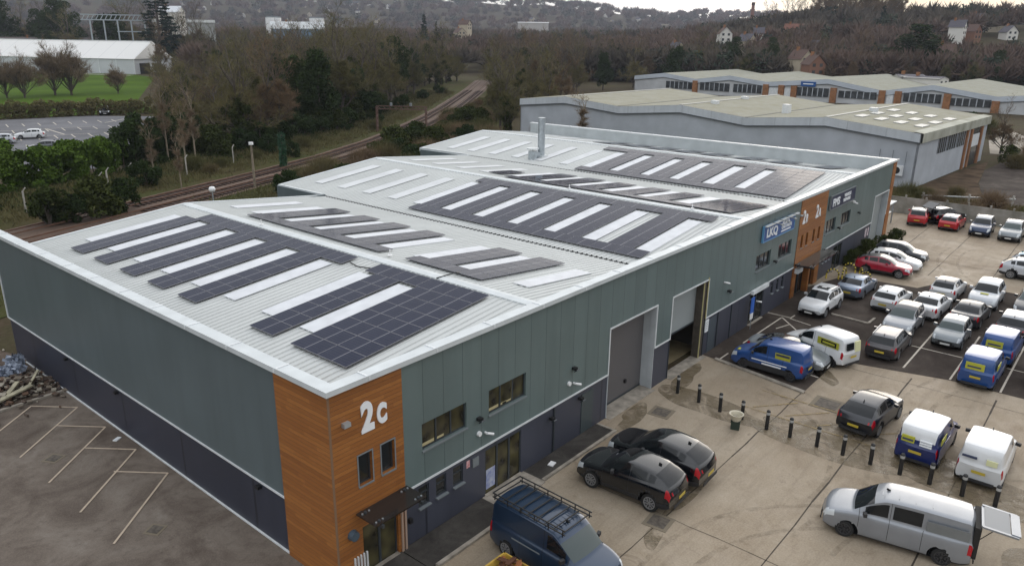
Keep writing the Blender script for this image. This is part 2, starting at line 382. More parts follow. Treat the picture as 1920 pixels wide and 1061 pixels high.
# yards round the building
sheet('concrete_yard', [(2.2, -34), (78.6, -34), (76.7, 3.4), (64.5, 3.4), (64.5, 0.2), (-0.0, 0.2), (-0.0, -1.45), (1.0, -1.45), (1.0, -3.0), (2.2, -3.0)], 0.010, M['concrete'])
sheet('left_yard', [(-45, -30), (2.2, -30), (2.2, -1.45), (-0.0, -1.45), (-0.0, 22.85), (-45, 22.2)], 0.014, M['asph_yard'])
sheet('parking_bays', [(26.6, -0.75), (25.55, -6.35), (31.3, -6.35), (31.55, -7.7), (32.6, -11.9), (32.9, -34), (53.2, -34), (52.9, -10), (53.2, -7.9), (49.4, -6.4), (48.9, -1.25), (43.4, 0.15), (26.7, 0.15)], 0.022, M['asph_park'])
b = MB(); b.prism([(3.0, -1.5), (5.6, -1.5), (7.1, -1.45), (7.1, -0.0), (2.75, -0.0), (2.75, -1.4)], 0.0, 0.07); b.prism([(9.75, -1.0), (15.3, -1.0), (15.3, 0), (9.75, 0)], 0.0, 0.07)
b.prism([(1.0, -1.5), (2.7, -1.5), (2.7, 0), (1.0, 0)], 0.0, 0.066)
struct(b.build('asphalt_path', M['asph_strip']))
b = MB(); b.prism([(7.1, -1.5), (9.75, -1.2), (9.75, 0), (7.1, 0)], 0, 0.072)
struct(b.build('door_path', M['kerb']))
b = MB()
b.prism([(3.0, -1.66), (7.1, -1.66), (7.1, -1.5), (3.0, -1.5)], 0, 0.12); b.prism([(9.75, -1.14), (15.42, -1.14), (15.42, -1.0), (9.75, -1.0)], 0, 0.12); b.prism([(15.3, -1.0), (15.42, -1.0), (15.42, -0.05), (15.3, -0.05)], 0, 0.12)
b.prism([(26.45, -0.8), (26.7, -0.8), (25.75, -6.4), (25.45, -6.4)], 0, 0.10)
b.prism([(-45, 22.2), (0, 22.85), (0, 23.05), (-45, 22.4)], 0, 0.12)
struct(b.build('kerb', M['kerb']))
b = MB(); b.prism([(38.95, -3.4), (38.7, -5.95), (38.85, -5.95), (39.1, -3.4)], 0, 0.1); b.prism([(38.7, -5.95), (40.1, -6.0), (40.1, -5.85), (38.85, -5.8)], 0, 0.1)
b.prism([(36.3, 0.0), (36.45, 0.0), (36.45, -1.55), (36.3, -1.55)], 0, 0.05)
struct(b.build('kerb', M['kerb']))
# slab joints
b = MB()
def strip(b, p, q, wd, z):
    p = Vector((*p, 0)); q = Vector((*q, 0)); d = (q-p).normalized(); n = Vector((-d.y, d.x, 0))*wd/2
    b.add([(p+n).to_tuple()[:2]+(z,), (p-n).to_tuple()[:2]+(z,), (q-n).to_tuple()[:2]+(z,), (q+n).to_tuple()[:2]+(z,)], [(0, 1, 2, 3)])
def wob(b, p, q, wd, z, n=14, amp=0.03):
    pts = [(p[0]+(q[0]-p[0])*i/n+random.uniform(-amp, amp), p[1]+(q[1]-p[1])*i/n+random.uniform(-amp, amp)) for i in range(n+1)]
    for i in range(n): strip(b, pts[i], pts[i+1], wd*random.uniform(0.6, 1.3), z)
for y in (-10.3, -14.42, -18.6): wob(b, (4, y), (31.5, y), 0.07, 0.016)
wob(b, (5.6, -6.2), (25.5, -6.3), 0.05, 0.016)
for y in (-2.4, -6.25, -10.3, -14.4): wob(b, (53.5, y), (76.0, y+0.1), 0.05, 0.016)
for x in (58.5, 67.0): wob(b, (x, -0.5), (x+0.2, -20), 0.04, 0.016)
for x in (11.0, 20.9, 30.6): wob(b, (x, -2.6 if x < 25 else -6.4), (x+0.1, -26), 0.03, 0.016, 20)
struct(b.build('slab_joints', M['joint']))
# silty wet patches along the bollards and at the drain
def blob(cx, cy, rx, ry, rot, n=40, jag=0.16):
    ph = [random.uniform(0, 6.28) for _ in range(6)]; out = []
    for i in range(n):
        t = 2*PI*i/n; k = 1+sum(jag/(q+1)*math.sin((q+2)*t+ph[q]) for q in range(6))
        x, y = rx*k*math.cos(t), ry*k*math.sin(t); out.append((cx+x*math.cos(rot)-y*math.sin(rot), cy+x*math.sin(rot)+y*math.cos(rot)))
    return out
b = MB()
for a_ in [(20.9, -3.2, 1.15, 3.0, 0.03), (21.3, -9.5, 1.6, 4.2, 0.02), (21.4, -15.6, 1.7, 3.6, 0), (12.9, -6.2, 2.2, 0.26, 0.03), (9.6, -6.5, 0.9, 0.3, 0.2), (28.6, -6.5, 1.3, 0.5, 0.6), (17.3, -0.9, 1.6, 0.5, 0.1), (23.2, -0.7, 1.9, 0.5, 0.1), (17.0, -18.6, 2.5, 1.6, 0.3), (24.5, -12.4, 2.6, 1.2, 0.3)]:
    b.poly(blob(*a_), 0.019+0.0006*len(b.f))
struct(b.build('wet_patch', M['wet']))
def tyre(cx, cy, r, a0, a1, gap=1.5):
    q = MB()
    for rr in (r, r+gap):
        n = 22
        for i in range(n):
            t0, t1 = a0+(a1-a0)*i/n, a0+(a1-a0)*(i+1)/n; w_ = .11
            q.add([(cx+k*math.cos(t), cy+k*math.sin(t), 0.0225) for k, t in ((rr-w_, t0), (rr+w_, t0), (rr+w_, t1), (rr-w_, t1))], [(0, 1, 2, 3)])
    return q
tm = NT('tyre_marks'); tm.b.inputs['Roughness'].default_value = .85; tm.b.inputs['Base Color'].default_value = (.10, .075, .05, 1); tm.b.inputs['Specular IOR Level'].default_value = .1
tm.link(tm.ramp(tm.noise(1.6, 7, rough=.75), [(.42, (0,)*3), (.7, (.30,)*3)]), tm.b.inputs['Alpha'])
for a_ in ((8.5, -16, 7.5, .2, 1.7), (17, -2, 8.2, -1.7, -.3), (62, -22, 15, 1.4, 2.4), (27, -28, 16, 1.2, 2.2), (12, -24, 12, .4, 1.5)): struct(tyre(*a_).build('tyre_marks', tm.m))
# painted lines
b = MB()
def L_(p, q, wd=0.1, z=0.03): strip(b, p, q, wd, z)
for x, y in [(-1.80, 22.42), (-1.75, 19.33), (-1.75, 16.2), (-1.75, 13.25)]:
    L_((x, y), (x+1.45, y-1.85), 0.085)
    L_((x+1.45, y-1.85), (x-2.15, y-4.95), 0.085, 0.0345)
L_((-1.8, 22.42), (-4.6, 20.0), 0.085, 0.0345)
struct(b.build('bay_lines', M['line_y']))
b = MB()
for y in (-9.55, -11.95, -14.38, -16.9, -19.3): L_((32.68, y), (41.2, y-0.02), 0.1)
for y0, y1 in ((-9.05, -11.85), (-14.1, -16.7)): L_((36.6, y0), (36.6, y1), 0.09, 0.0345)
L_((26.7, -1.02), (27.9, -1.02), 0.09); L_((30.0, -1.02), (36.1, -1.08), 0.09); L_((36.1, -1.1), (34.3, -2.8), 0.09, 0.0345); L_((36.25, -1.58), (35.9, -3.1), 0.09, 0.0345); L_((33.8, -1.6), (35.2, -2.0), 0.09, 0.0345)
L_((28.1, -5.5), (28.05, -6.3), 0.1); L_((36.3, -1.58), (37.1, -1.6), 0.09)
struct(b.build('bay_lines', M['line']))
b = MB()
for k in range(4): strip(b, (22.2+k*0.1, -5.0-k*1.6), (24.2, -6.6-k*1.6), 0.09, 0.0335)
strip(b, (22.0, -4.4), (22.1, -11), 0.09, 0.037); strip(b, (24.4, -4.6), (24.5, -10), 0.09, 0.037)
struct(b.build('hatch_lines', paint_line_mat('worn_yellow_paint', (0.30, 0.22, 0.10), 0.56)))
# drains and inspection covers set in the yard
def cover(x, y, s, rz, label, c=(0.09, 0.075, 0.06)):
    t = thing('manhole_cover', label, 'manhole cover', (x, y, 0.0), rz)
    q = MB(); q.prism([(-s, -s), (s, -s), (s, s), (-s, s)], 0.0, 0.026); q.build('frame', mat('cover_frame', (0.17, 0.14, 0.10), 0.9), t)
    q = MB(); q.prism([(-s*.7, -s*.7), (s*.7, -s*.7), (s*.7, s*.7), (-s*.7, s*.7)], 0.026, 0.036); q.build('lid', mat('cover_lid', c, 0.8, var=0.4, vscale=6), t)
cover(18.6, -1.75, 0.55, 0.1, 'square drain cover set in the concrete in front of the grey shutter')
cover(10.5, -6.2, 0.5, 0.1, 'square drain cover with a muddy trickle beside the two black cars')
cover(25.1, -7.8, 0.75, 0.02, 'large inspection cover in the concrete behind the black coupe', (0.2, 0.15, 0.11))
cover(-2.5, 8.0, 0.32, 0.5, 'small sunken cover in the left yard near the nearest painted bay')
cover(-3.0, 16.3, 0.35, 0.5, 'sunken cover in the left yard between painted bays')
b = MB(); b.obox((-0.45, 15.9, 0.03), (0.35, 0.2, 0.05), Matrix.Rotation(0.5, 3, 'Z')); tag(b.build('paving_block', M['white_trim']), 'pale block lying near the foot of the navy wall', 'block')
b = MB(); b.obox((11.0, -0.6, 0.1), (0.35, 0.25, 0.05), Matrix.Rotation(0.2, 3, 'Z')); tag(b.build('utility_cover', M['white']), 'small white cover on the dark path between two kerbs', 'cover')
b = MB(); b.obox((0.15, 0.75, 0.03), (0.5, 0.35, 0.05), Matrix.Rotation(0.2, 3, 'Z')); 

# ------------------------------------------------------------------ the main building
BL = thing('industrial_building', 'long green and navy clad industrial unit with three pitched white roofs', 'building')
ZT = 7.32; ZP = 2.4
def wall_x(b, y0, y1, x0, x1, z0, z1, holes):
    """wall along x between planes y0..y1 with rectangular holes (xa, xb, za, zb)"""
    xs = sorted(set([x0, x1]+[h[0] for h in holes]+[h[1] for h in holes])); xs = [x for x in xs if x0 <= x <= x1]
    for i in range(len(xs)-1):
        xa, xb = xs[i], xs[i+1]; cut = sorted([(max(h[2], z0), min(h[3], z1)) for h in holes if h[0] <= xa+1e-6 and h[1] >= xb-1e-6 and h[3] > z0 and h[2] < z1])
        z = z0
        for c0, c1 in cut:
            if c0 > z+1e-6: b.box(xa, xb, y0, y1, z, c0)
            z = max(z, c1)
        if z < z1-1e-6: b.box(xa, xb, y0, y1, z, z1)
T0, T1 = 3.0, 40.3; T2, T3 = 45.8, 63.45
UW = [(3.9, 6.22, 3.66, 4.72), (7.5, 9.82, 3.66, 4.72), (33.2, 35.55, 3.66, 4.72), (36.9, 39.25, 3.66, 4.72), (46.2, 48.55, 3.66, 4.72), (49.9, 52.2, 3.66, 4.72)]
D1 = (16.2, 20.6, 0, 4.73); D2 = (22.3, 26.5, 0, 4.73); D3 = (59.0, 63.3, 0, 4.7)
LW = [(3.68, 4.22, 1.34, 2.16), (4.58, 5.13, 1.34, 2.16), (5.5, 6.05, 1.34, 2.16), (36.5, 36.85, 1.35, 2.15), (37.45, 37.8, 1.35, 2.15), (38.35, 38.7, 1.35, 2.15), (46.5, 46.85, 1.3, 2.1), (47.25, 47.6, 1.3, 2.1), (48.0, 48.3, 1.3, 2.1)]
SD = [(7.32, 9.62, 0, 2.14), (33.0, 35.2, 0, 2.2), (49.2, 51.4, 0, 2.1)]
for (xa, xb, hh) in ((T0, T1, UW+[D1, D2]), (T2, T3, UW+[D3])):
    b = MB(); wall_x(b, 0.0, 0.30, xa, xb, ZP, ZT, hh); b.build('front_cladding', M['clad_x'], BL)
for (xa, xb) in ((T0, D1[0]), (D1[1], D2[0]), (D2[1], T1), (T2, D3[0]), (D3[1], T3)):
    b = MB(); wall_x(b, 0.05, 0.30, xa, xb, 0, ZP, LW+SD); b.build('front_plinth', M['plinth_x'], BL)
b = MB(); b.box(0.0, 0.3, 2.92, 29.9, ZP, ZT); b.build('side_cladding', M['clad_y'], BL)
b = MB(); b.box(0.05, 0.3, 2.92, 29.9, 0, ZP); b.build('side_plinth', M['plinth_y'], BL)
SL = [(1.0, 1.58, 3.6, 4.74), (1.98, 2.57, 3.6, 4.74)]; CD = (1.02, 2.6, 0, 2.0)
b = MB(); wall_x(b, -0.035, 0.30, -0.035, T0, 0, ZT, SL+[CD]); b.box(-0.035, 0.30, 0.30, 2.92, 0, ZT)
b.build('timber_corner', M['timber'], BL)
MS = [(40.95, 41.4, 3.66, 4.62), (41.95, 42.4, 3.66, 4.62), (43.35, 43.8, 3.66, 4.62), (44.45, 44.9, 3.66, 4.62)]
b = MB(); wall_x(b, -0.035, 0.30, T1, T2, 0, ZT, MS+[(40.95, 44.9, 0, 2.45)]); b.build('timber_bay', M['timber'], BL)
b = MB(); b.box(T3, 64.5, -0.035, 0.3, 0, ZT); b.box(64.2, 64.535, 0.3, 2.9, 0, ZT); b.build('timber_end', M['timber'], BL)
b = MB(); b.box(-0.045, 0.015, -0.045, 0.015, 0, ZT); b.build('corner_trim', mat('bronze_trim', (0.2, 0.12, 0.07), 0.5), BL)
b = MB()
for a_, c_ in ((64.2, 64.5),): b.box(a_, c_, 2.9, 43.4, 0, ZT)
b.box(0.3, 22.2, 29.9, 30.2, 0, 6.2); b.box(22.0, 22.3, 30.2, 36.1, 0, 6.1); b.box(22.3, 44.9, 35.9, 36.2, 0, 6.1); b.box(44.7, 45.0, 36.2, 43.2, 0, 6.0); b.box(45, 64.2, 43.1, 43.4, 0, 6.0)
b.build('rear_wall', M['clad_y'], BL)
b = MB(); b.box(64.12, 64.195, 0.3, 43.4, 5.9, ZT+0.02); b.build('parapet_lining', M['parapet_in'], BL)
# trims
tb = MB()
def trim(x0, x1, z0, z1, d=0.035): tb.box(x0, x1, -d, 0.0-0.002, z0, z1)
for a_, c_ in ((T0, 16.2), (20.6, 22.3), (26.5, T1), (T2, 59.0)): trim(a_, c_, ZP-0.05, ZP+0.03)
for d in (D1, D2, D3):
    trim(d[0]-0.07, d[1]+0.07, d[3], d[3]+0.08); trim(d[0]-0.07, d[0], ZP+0.03, d[3]); trim(d[1], d[1]+0.07, ZP+0.03, d[3])
tb.box(-0.035, -0.002, 2.92, 29.9, ZP-0.05, ZP+0.03)
tb.box(-0.05, 0.05, 29.86, 29.95, ZP, ZT)
tb.box(-0.01, 0.048, 2.92, 29.9, 0.0, 0.07)
tb.build('white_trim', M['white_trim'], BL)
b = MB(); b.box(26.43, 26.5, -0.045, 0.0, ZP, 4.9); b.build('door_guard', mat('faded_yellow', (0.4, 0.36, 0.18), 0.6), BL)
# copings with joints
b = MB(); jb = MB()
b.box(-0.16, 64.66, -0.16, 0.42, ZT, ZT+0.13); b.box(-0.16, 0.42, 0.42, 29.95, ZT, ZT+0.13); b.box(64.10, 64.66, 0.42, 43.5, ZT, ZT+0.13)
b.box(-0.16, 64.66, -0.16, -0.10, ZT+0.13, ZT+0.19); b.box(-0.16, -0.10, -0.10, 29.95, ZT+0.13, ZT+0.19)
b.build('coping', M['coping'], BL)
for a_ in [(1.5+k*3.05, 1.58+k*3.05, -0.175, 0.43) for k in range(21)]+[(-0.175, 0.43, 2.6+k*2.9, 2.68+k*2.9) for k in range(10)]+[(64.09, 64.675, 2.6+k*2.9, 2.68+k*2.9) for k in range(14)]:
    jb = MB(); jb.box(*a_, ZT+0.02, ZT+0.155); jb.build('coping_clip', M['white_trim'], BL)
# roofs: ribbed sheets, real profile
R1, V1, R2, V2, R3 = 11.23, 22.22, 32.69, 44.94, 55.21
ZR, ZV = 7.14, 6.05
def slope(x):
    xs = [0, R1, V1, R2, V2, R3, 64.5]; zs = [ZV, ZR, ZV, ZR, ZV, ZR, ZV+0.1]
    for i in range(6):
        if x <= xs[i+1]: return zs[i]+(zs[i+1]-zs[i])*(x-xs[i])/(xs[i+1]-xs[i])
    return zs[-1]
def ribbed(name, xa, xb, y0, y1, parent):
    za, zb = slope(xa+1e-4), slope(xb-1e-4)
    ys = []; y = y0; pt = 0.333
    while y < y1:
        for dy, dz in ((0, 0), (0.23, 0), (0.255, 0.045), (0.31, 0.045)):
            if y+dy < y1: ys.append((y+dy, dz))
        y += pt
    ys.append((y1, 0)); v = []; f = []
    for (yy, dz) in ys: v += [(xa, yy, za+dz), (xb, yy, zb+dz)]
    for i in range(len(ys)-1): f.append((2*i, 2*i+1, 2*i+3, 2*i+2))
    q = MB(); q.add(v, f); return q.build(name, M['roof'], parent)
for xa, xb, y1 in ((0.42, R1, 30.07), (R1, V1-0.12, 30.07), (V1+0.12, R2, 36.1), (R2, V2-0.12, 36.1), (V2+0.12, R3, 43.4), (R3, 64.1, 43.4)):
    ribbed('roof', xa, xb, 0.42, y1, BL)
b = MB()
for xr, y1 in ((R1, 30.1), (R2, 36.15), (R3, 43.45)):
    for sx in (-1, 1):
        dz = -0.1*0.27
        b.add([(xr, 0.42, ZR+0.085), (xr+sx*0.3, 0.42, ZR+0.06+dz), (xr+sx*0.3, y1, ZR+0.06+dz), (xr, y1, ZR+0.085)], [(0, 1, 2, 3)])
        b.add([(xr+sx*0.3, 0.42, ZR+0.06+dz), (xr+sx*0.3, 0.42, ZR+dz), (xr+sx*0.3, y1, ZR+dz), (xr+sx*0.3, y1, ZR+0.06+dz)], [(0, 1, 2, 3)])
def verge(xa, xb, y):
    za, zb = slope(xa+1e-4), slope(xb-1e-4); b.add([(x, yy, z+dz) for x, z in ((xa, za), (xb, zb)) for yy in (y-0.12, y+0.12) for dz in (-0.25, 0.09)], [(0,1,3,2),(4,6,7,5),(0,4,5,1),(2,3,7,6),(0,2,6,4),(1,5,7,3)])
for xa, xb, y in ((0.42, R1, 30.1), (R1, V1, 30.1), (V1, R2, 36.15), (R2, V2, 36.15), (V2, R3, 43.45), (R3, 64.1, 43.45)): verge(xa, xb, y)
b.box(22.1, 22.3, 30.22, 36.03, 6.0, 6.2); b.box(44.85, 45.05, 36.27, 43.3, 6.0, 6.2)
b.build('ridge_flashing', M['coping'], BL)
for xv, y1 in ((V1, 30.0), (V2, 36.0)):
    b = MB(); b.box(xv-0.12, xv+0.12, 0.42, y1, ZV-0.1, ZV-0.03)
    y = 0.6
    while y < y1-0.3: b.box(xv-0.16, xv-0.04, y, y+0.2, ZV+0.0, ZV+0.065); y += 0.333
    b.build('valley_gutter', M['gutter'], BL)
# rooflights
def on_roof(x0, x1, y0, y1, off, th=0.0):
    z0, z1 = slope(x0+1e-3)+off, slope(x1-1e-3)+off
    return [(x0, y0, z0), (x1, y0, z1), (x1, y1, z1), (x0, y1, z0)]
def slab_on_roof(b, x0, x1, y0, y1, off, th):
    t_ = on_roof(x0, x1, y0, y1, off+th); u_ = on_roof(x0, x1, y0, y1, off)
    b.add(u_+t_, [(3, 2, 1, 0), (4, 5, 6, 7), (0, 1, 5, 4), (1, 2, 6, 5), (2, 3, 7, 6), (3, 0, 4, 7)])
lights = []
for yc in (27.65, 24.75, 21.65, 18.65, 15.65, 12.7, 9.65, 6.85): lights.append((4.05, 9.45, yc))
for yc in (27.6, 24.6+0.5, 21.75, 18.75, 15.8, 12.8, 9.95-0.05, 6.9, 3.1): lights.append((13.2, 18.3, yc))
for yc in (33.7, 30.75, 27.7, 24.75, 21.95, 19.02, 15.95, 12.95, 9.95, 7.0, 4.6-1.4): lights.append((24.35, 30.6, yc))
for yc in (33.7, 30.7, 27.7, 24.9, 21.65, 18.55, 15.6, 12.65, 9.65, 6.4): lights.append((34.7, 40.3, yc))
for yc in (40.4, 37.4, 34.4, 31.3, 28.3, 25.2, 22.5, 19.4, 16.2, 13.3, 10.15, 7.3): lights.append((46.5, 52.6, yc))
for yc in (37.4, 34.4, 31.3): lights.append((57.4, 62.0, yc))
for (xa, xb, yc) in lights[:96]:
    q = MB(); slab_on_roof(q, xa, xb, yc-0.48, yc+0.48, 0.045, 0.03); q.build('rooflight', M['rooflight_dull'] if (xa > 24 and yc > 24.5) else M['rooflight'], BL)
# windows
def window(x0, x1, z0, z1, n=3, glass='glass', d=0.12, mullions=True):
    fr = MB(); t_ = 0.05
    for (a_, c_, e_, g_) in ((x0, x1, z0, z0+t_), (x0, x1, z1-t_, z1), (x0, x0+t_, z0+t_, z1-t_), (x1-t_, x1, z0+t_, z1-t_)): fr.box(a_, c_, d-0.03, d+0.04, e_, g_)
    for k in range(1, n):
        xm = x0+(x1-x0)*k/n; fr.box(xm-0.035, xm+0.035, d-0.034, d+0.04, z0+t_, z1-t_)
    w_ = fr.build('window', M['frame'], BL)
    q = MB(); q.box(x0+t_, x1-t_, d, d+0.02, z0+t_, z1-t_); q.build('pane', M[glass], w_)
    q = MB(); q.box(x0-0.03, x1+0.03, -0.07, 0.09, z0-0.06, z0-0.002); q.build('sill', M['sill'], w_)
    return w_
for i, h in enumerate(UW):
    w_ = window(*h, n=3, glass='glass_warm' if i < 2 else 'glass')
    if i < 2:
        q = MB(); q.box(h[0]+0.08, h[0]+0.7, 0.113, 0.119, h[2]+0.08, h[2]+0.2); q.box(h[0]+0.85, h[0]+1.2, 0.113, 0.119, h[2]+0.08, h[2]+0.17)
        if i == 1: q.box(h[0]+1.5, h[0]+1.57, 0.113, 0.119, h[2]+0.1, h[3]-0.1); q.box(h[0]+0.95, h[0]+1.5, 0.113, 0.119, h[2]+0.08, h[2]+0.15)
        q.build('blind_and_reflection', mat('cream_blind_reflection', (0.42, 0.36, 0.2), 0.6), w_)  # cream strips: blinds plus the sill's reflection painted on the pane
for h in SL:
    w_ = window(*h, n=1)
    q = MB(); e_ = 0.05
    for a_ in ((h[0]-e_, h[1]+e_, h[3], h[3]+e_), (h[0]-e_, h[0], h[2], h[3]), (h[1], h[1]+e_, h[2], h[3])): q.box(a_[0], a_[1], -0.05, -0.036, a_[2], a_[3])
    q.build('surround', M['sill'], w_)
for h in MS: window(*h, n=1)
for h in LW: 
    w_ = window(*h, n=1); q = MB(); q.box(h[0]+0.05, h[1]-0.05, 0.085, 0.155, h[2]+0.5, h[2]+0.55); q.build('transom', M['frame'], w_)
for i, h in enumerate(SD+[CD]):
    fr = MB(); x0, x1, z0, z1 = h; t_ = 0.07
    for (a_, c_, e_, g_) in ((x0, x1, z1-t_, z1), (x0, x0+t_, z0, z1-t_), (x1-t_, x1, z0, z1-t_)): fr.box(a_, c_, 0.07, 0.16, e_, g_)
    nn = 3 if i == 0 else 2
    for k in range(1, nn):
        xm = x0+(x1-x0)*k/nn; fr.box(xm-0.05, xm+0.05, 0.066, 0.16, z0, z1-t_)
    w_ = fr.build('glazed_door', M['frame'], BL)
    q = MB(); q.box(x0+t_, x1-t_, 0.1, 0.12, z0+0.02, z1-t_); q.build('pane', M['glass_warm'] if i in (0, 3) else M['glass'], w_)
    q = MB(); q.box(x0, x1, -0.1, 0.07, 0.0, 0.085); q.build('threshold', M['kerb'], w_)
    if i == 0:
        q = MB(); q.box(x0+0.12, x0+0.68, 0.09, 0.096, 0.25, 1.15); q.build('poster', mat('blue_white_poster', (0.16, 0.2, 0.42), 0.5, col2=(0.45, 0.48, 0.55), vscale=5), w_)
q = MB(); q.box(40.95, 44.9, 0.18, 0.22, 0, 2.45); w_ = q.build('entrance_glazing', M['glass'], BL)
for x in (41.9, 42.9, 43.9): q = MB(); q.box(x-0.05, x+0.05, 0.12, 0.179, 0, 2.45); q.build('mullion', M['frame'], w_)
q = MB(); q.box(42.75, 43.05, -0.3, 0.12, 0, 2.45); q.build('entrance_pier', M['timber'], BL)
# canopies over the doors: dark glass held by spider fittings
def canopy(x0, x1, z, d=1.15):
    q = MB(); q.box(x0, x1, -d, -0.12, z, z+0.05); c_ = q.build('canopy', mat('canopy_glass', (0.022, 0.018, 0.016), 0.12), BL)
    q = MB()
    for x in (x0+0.25, x1-0.25):
        q.box(x-0.04, x+0.04, -d-0.08, -0.035, z-0.12, z-0.003)
        for y in (-d+0.15, -0.3):
            q.cyl((x, y, z+0.05), (x, y, z+0.1), 0.055, n=8)
    q.build('bracket', M['frame'], c_)
    q = MB()
    for x in (x0+0.12, x0+0.4, x1-0.4, x1-0.12):
        for y in (-d+0.15, -0.3): q.cyl((x, y, z+0.051), (x, y, z+0.085), 0.035, n=8)
    q.build('fixing', M['steel'], c_)
canopy(0.72, 2.98, 2.68); canopy(40.2, 46.0, 2.62, 1.3)
q = MB(); q.box(32.8, 35.3, -0.25, -0.04, 2.26, 2.5); q.build('door_canopy', M['white_trim'], BL)
# roller shutters set back in their reveals
def roller(d, zb_, mtl, dep=0.62, warm=False, jamb=None):
    x0, x1, _, z1 = d
    q = MB(); q.box(x0+0.02, x1-0.02, dep, dep+0.06, zb_, z1); s_ = q.build('roller_shutter', M[mtl], BL)
    q = MB(); q.box(x0+0.02, x1-0.02, dep-0.02, dep-0.001, zb_, zb_+0.1); q.build('bottom_rail', M['frame'], s_)
    q = MB(); q.box(x0-0.3, x0, 0.3, dep+0.1, 0, z1+0.2); q.box(x1, x1+0.3, 0.3, dep+0.1, 0, z1+0.2); q.box(x0, x1, 0.3, dep+0.1, z1, z1+0.2)
    q.box(x0+0.0005, x0+0.03, 0.002, 0.299, 0, z1-0.001); q.box(x1-0.03, x1-0.0005, 0.002, 0.299, 0, z1-0.001); q.build('door_reveal', M[jamb or 'reveal'], BL)
    q = MB(); q.box(x0, x1, -0.25, dep, 0.0, 0.035); q.build('door_threshold', M['kerb'], BL)
roller(D1, 0.05, 'shutter_dk', 0.72); roller(D2, 2.15, 'shutter_lt', 0.5, jamb='frame'); roller(D3, 0.05, 'shutter_lt', 0.5)
M['jamb'] = mat('weathered_jamb', (0.06, 0.05, 0.04), 0.7, var=0.3)
b = MB(); b.box(26.0, 26.45, 0.05, 0.48, 0.04, 4.7); b.build('door_jamb', M['jamb'], BL)
b = MB(); b.box(26.0, 26.06, -0.0, 0.048, 0.04, 4.7); b.build('seal_strip', mat('faded_yellow', (0.4, 0.36, 0.18), 0.6), BL)
# the room seen through the half-open shutter
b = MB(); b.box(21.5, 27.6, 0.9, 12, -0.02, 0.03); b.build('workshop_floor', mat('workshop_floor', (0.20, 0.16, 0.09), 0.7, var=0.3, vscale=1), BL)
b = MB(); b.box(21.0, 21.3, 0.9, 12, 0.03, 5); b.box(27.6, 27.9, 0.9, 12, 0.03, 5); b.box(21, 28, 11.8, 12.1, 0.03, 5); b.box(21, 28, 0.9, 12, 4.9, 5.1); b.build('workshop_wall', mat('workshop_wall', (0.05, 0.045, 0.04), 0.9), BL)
# small things on the front wall
b = MB(); b.box(14.05, 15.0, 0.02, 0.049, 0.02, 2.1); b.build('side_door', M['clad_y'], BL)
b = MB(); b.box(27.1, 28.05, 0.02, 0.049, 0.02, 2.15); b.build('side_door', mat('blue_grey_door', (0.06, 0.075, 0.09), 0.5), BL)
for x in (11.92, 28.3, 30.2): 
    b = MB(); b.box(x-0.04, x+0.04, 0.0, 0.049, 0, 2.33); b.build('downpipe', M['frame'], BL)
b = MB(); b.box(2.72, 2.80, -0.1, -0.04, 0.05, 2.6); b.box(2.88, 2.96, -0.1, -0.04, 0.05, 2.6); b.build('downpipe', mat('pale_bronze', (0.36, 0.26, 0.2), 0.5), BL)
def flood(x, z, up_=1):
    q = MB(); q.box(x-0.1, x+0.1, -0.2, -0.002, z-0.06, z+0.06); f_ = q.build('floodlight', M['black'], BL)
    q = MB(); q.obox((x, -0.22, z-0.07), (0.22, 0.05, 0.18), Matrix.Rotation(0.9, 3, 'X')); q.build('lamp_head', M['frame'], f_)
for x, z in ((6.87, 3.78), (13.2, 3.77), (29.3, 3.4), (36.3, 3.75), (49.3, 3.7), (54.3, 4.1), (11.6, 1.9), (13.8, 2.05)): flood(x, z)
def camera_(x, z, a_=0.6, disc=True):
    q = MB(); q.cyl((x+0.12, -0.003, z), (x+0.12, -0.12, z), 0.05); q.cyl((x+0.12, -0.12, z), (x+0.36, -0.26, z-0.08), 0.05, 0.055, 10); c_ = q.build('security_camera', M['white'], BL)
    if disc: q = MB(); q.cyl((x-0.25, -0.003, z+0.1), (x-0.25, -0.1, z+0.1), 0.11, 0.10, 14); q.build('camera_dome', M['white'], c_)
camera_(7.15, 3.0); camera_(13.15, 3.0); camera_(28.5, 4.1, disc=False); camera_(51.8, 5.45); camera_(52.5, 5.2, disc=False); camera_(33.9, 1.5, disc=False)
b = MB(); b.box(0.42, 0.68, -0.2, -0.036, 6.05, 6.2); b.build('wall_vent', M['steel'], BL)
b = MB(); b.cyl((0.58, -0.036, 1.95), (0.58, -0.22, 1.95), 0.2, 0.17, 14); b.build('bulkhead_lamp', mat('lamp_cover', (0.06, 0.09, 0.12), 0.3), BL)
b = MB(); b.box(6.24, 6.42, 0.03, 0.049, 1.82, 2.12); b.build('alarm_notice', mat('red_notice', (0.4, 0.05, 0.06), 0.5, col2=(0.7, 0.5, 0.5), vscale=14), BL)
b = MB(); b.box(6.58, 6.92, 0.0, 0.049, 1.7, 2.08); b.build('meter_box', M['sill'], BL)
b = MB(); b.box(26.62, 27.02, 0.0, 0.049, 1.45, 2.22); nb = b.build('notice_board', M['sign_white'], BL)
b = MB()
for k in range(5): b.box(26.68, 26.94-0.03*(k % 2), -0.004, -0.001, 1.6+k*0.11, 1.63+k*0.11)
b.build('notice_lines', M['sill'], nb)
for (x, z, s_) in ((57.6, 1.7, 0.3), (58.3, 1.7, 0.25)):
    b = MB(); b.box(x, x+s_, 0.0, 0.049, z-0.4, z+0.35); b.build('notice_board', mat('pinkish_notice', (0.6, 0.5, 0.53), 0.5, var=0.4, vscale=6), BL)
b = MB(); b.box(40.5, 41.5, -0.3, -0.04, 1.9, 2.25); b.build('white_sign', M['white_trim'], BL)  # plain white sign below the entrance canopy
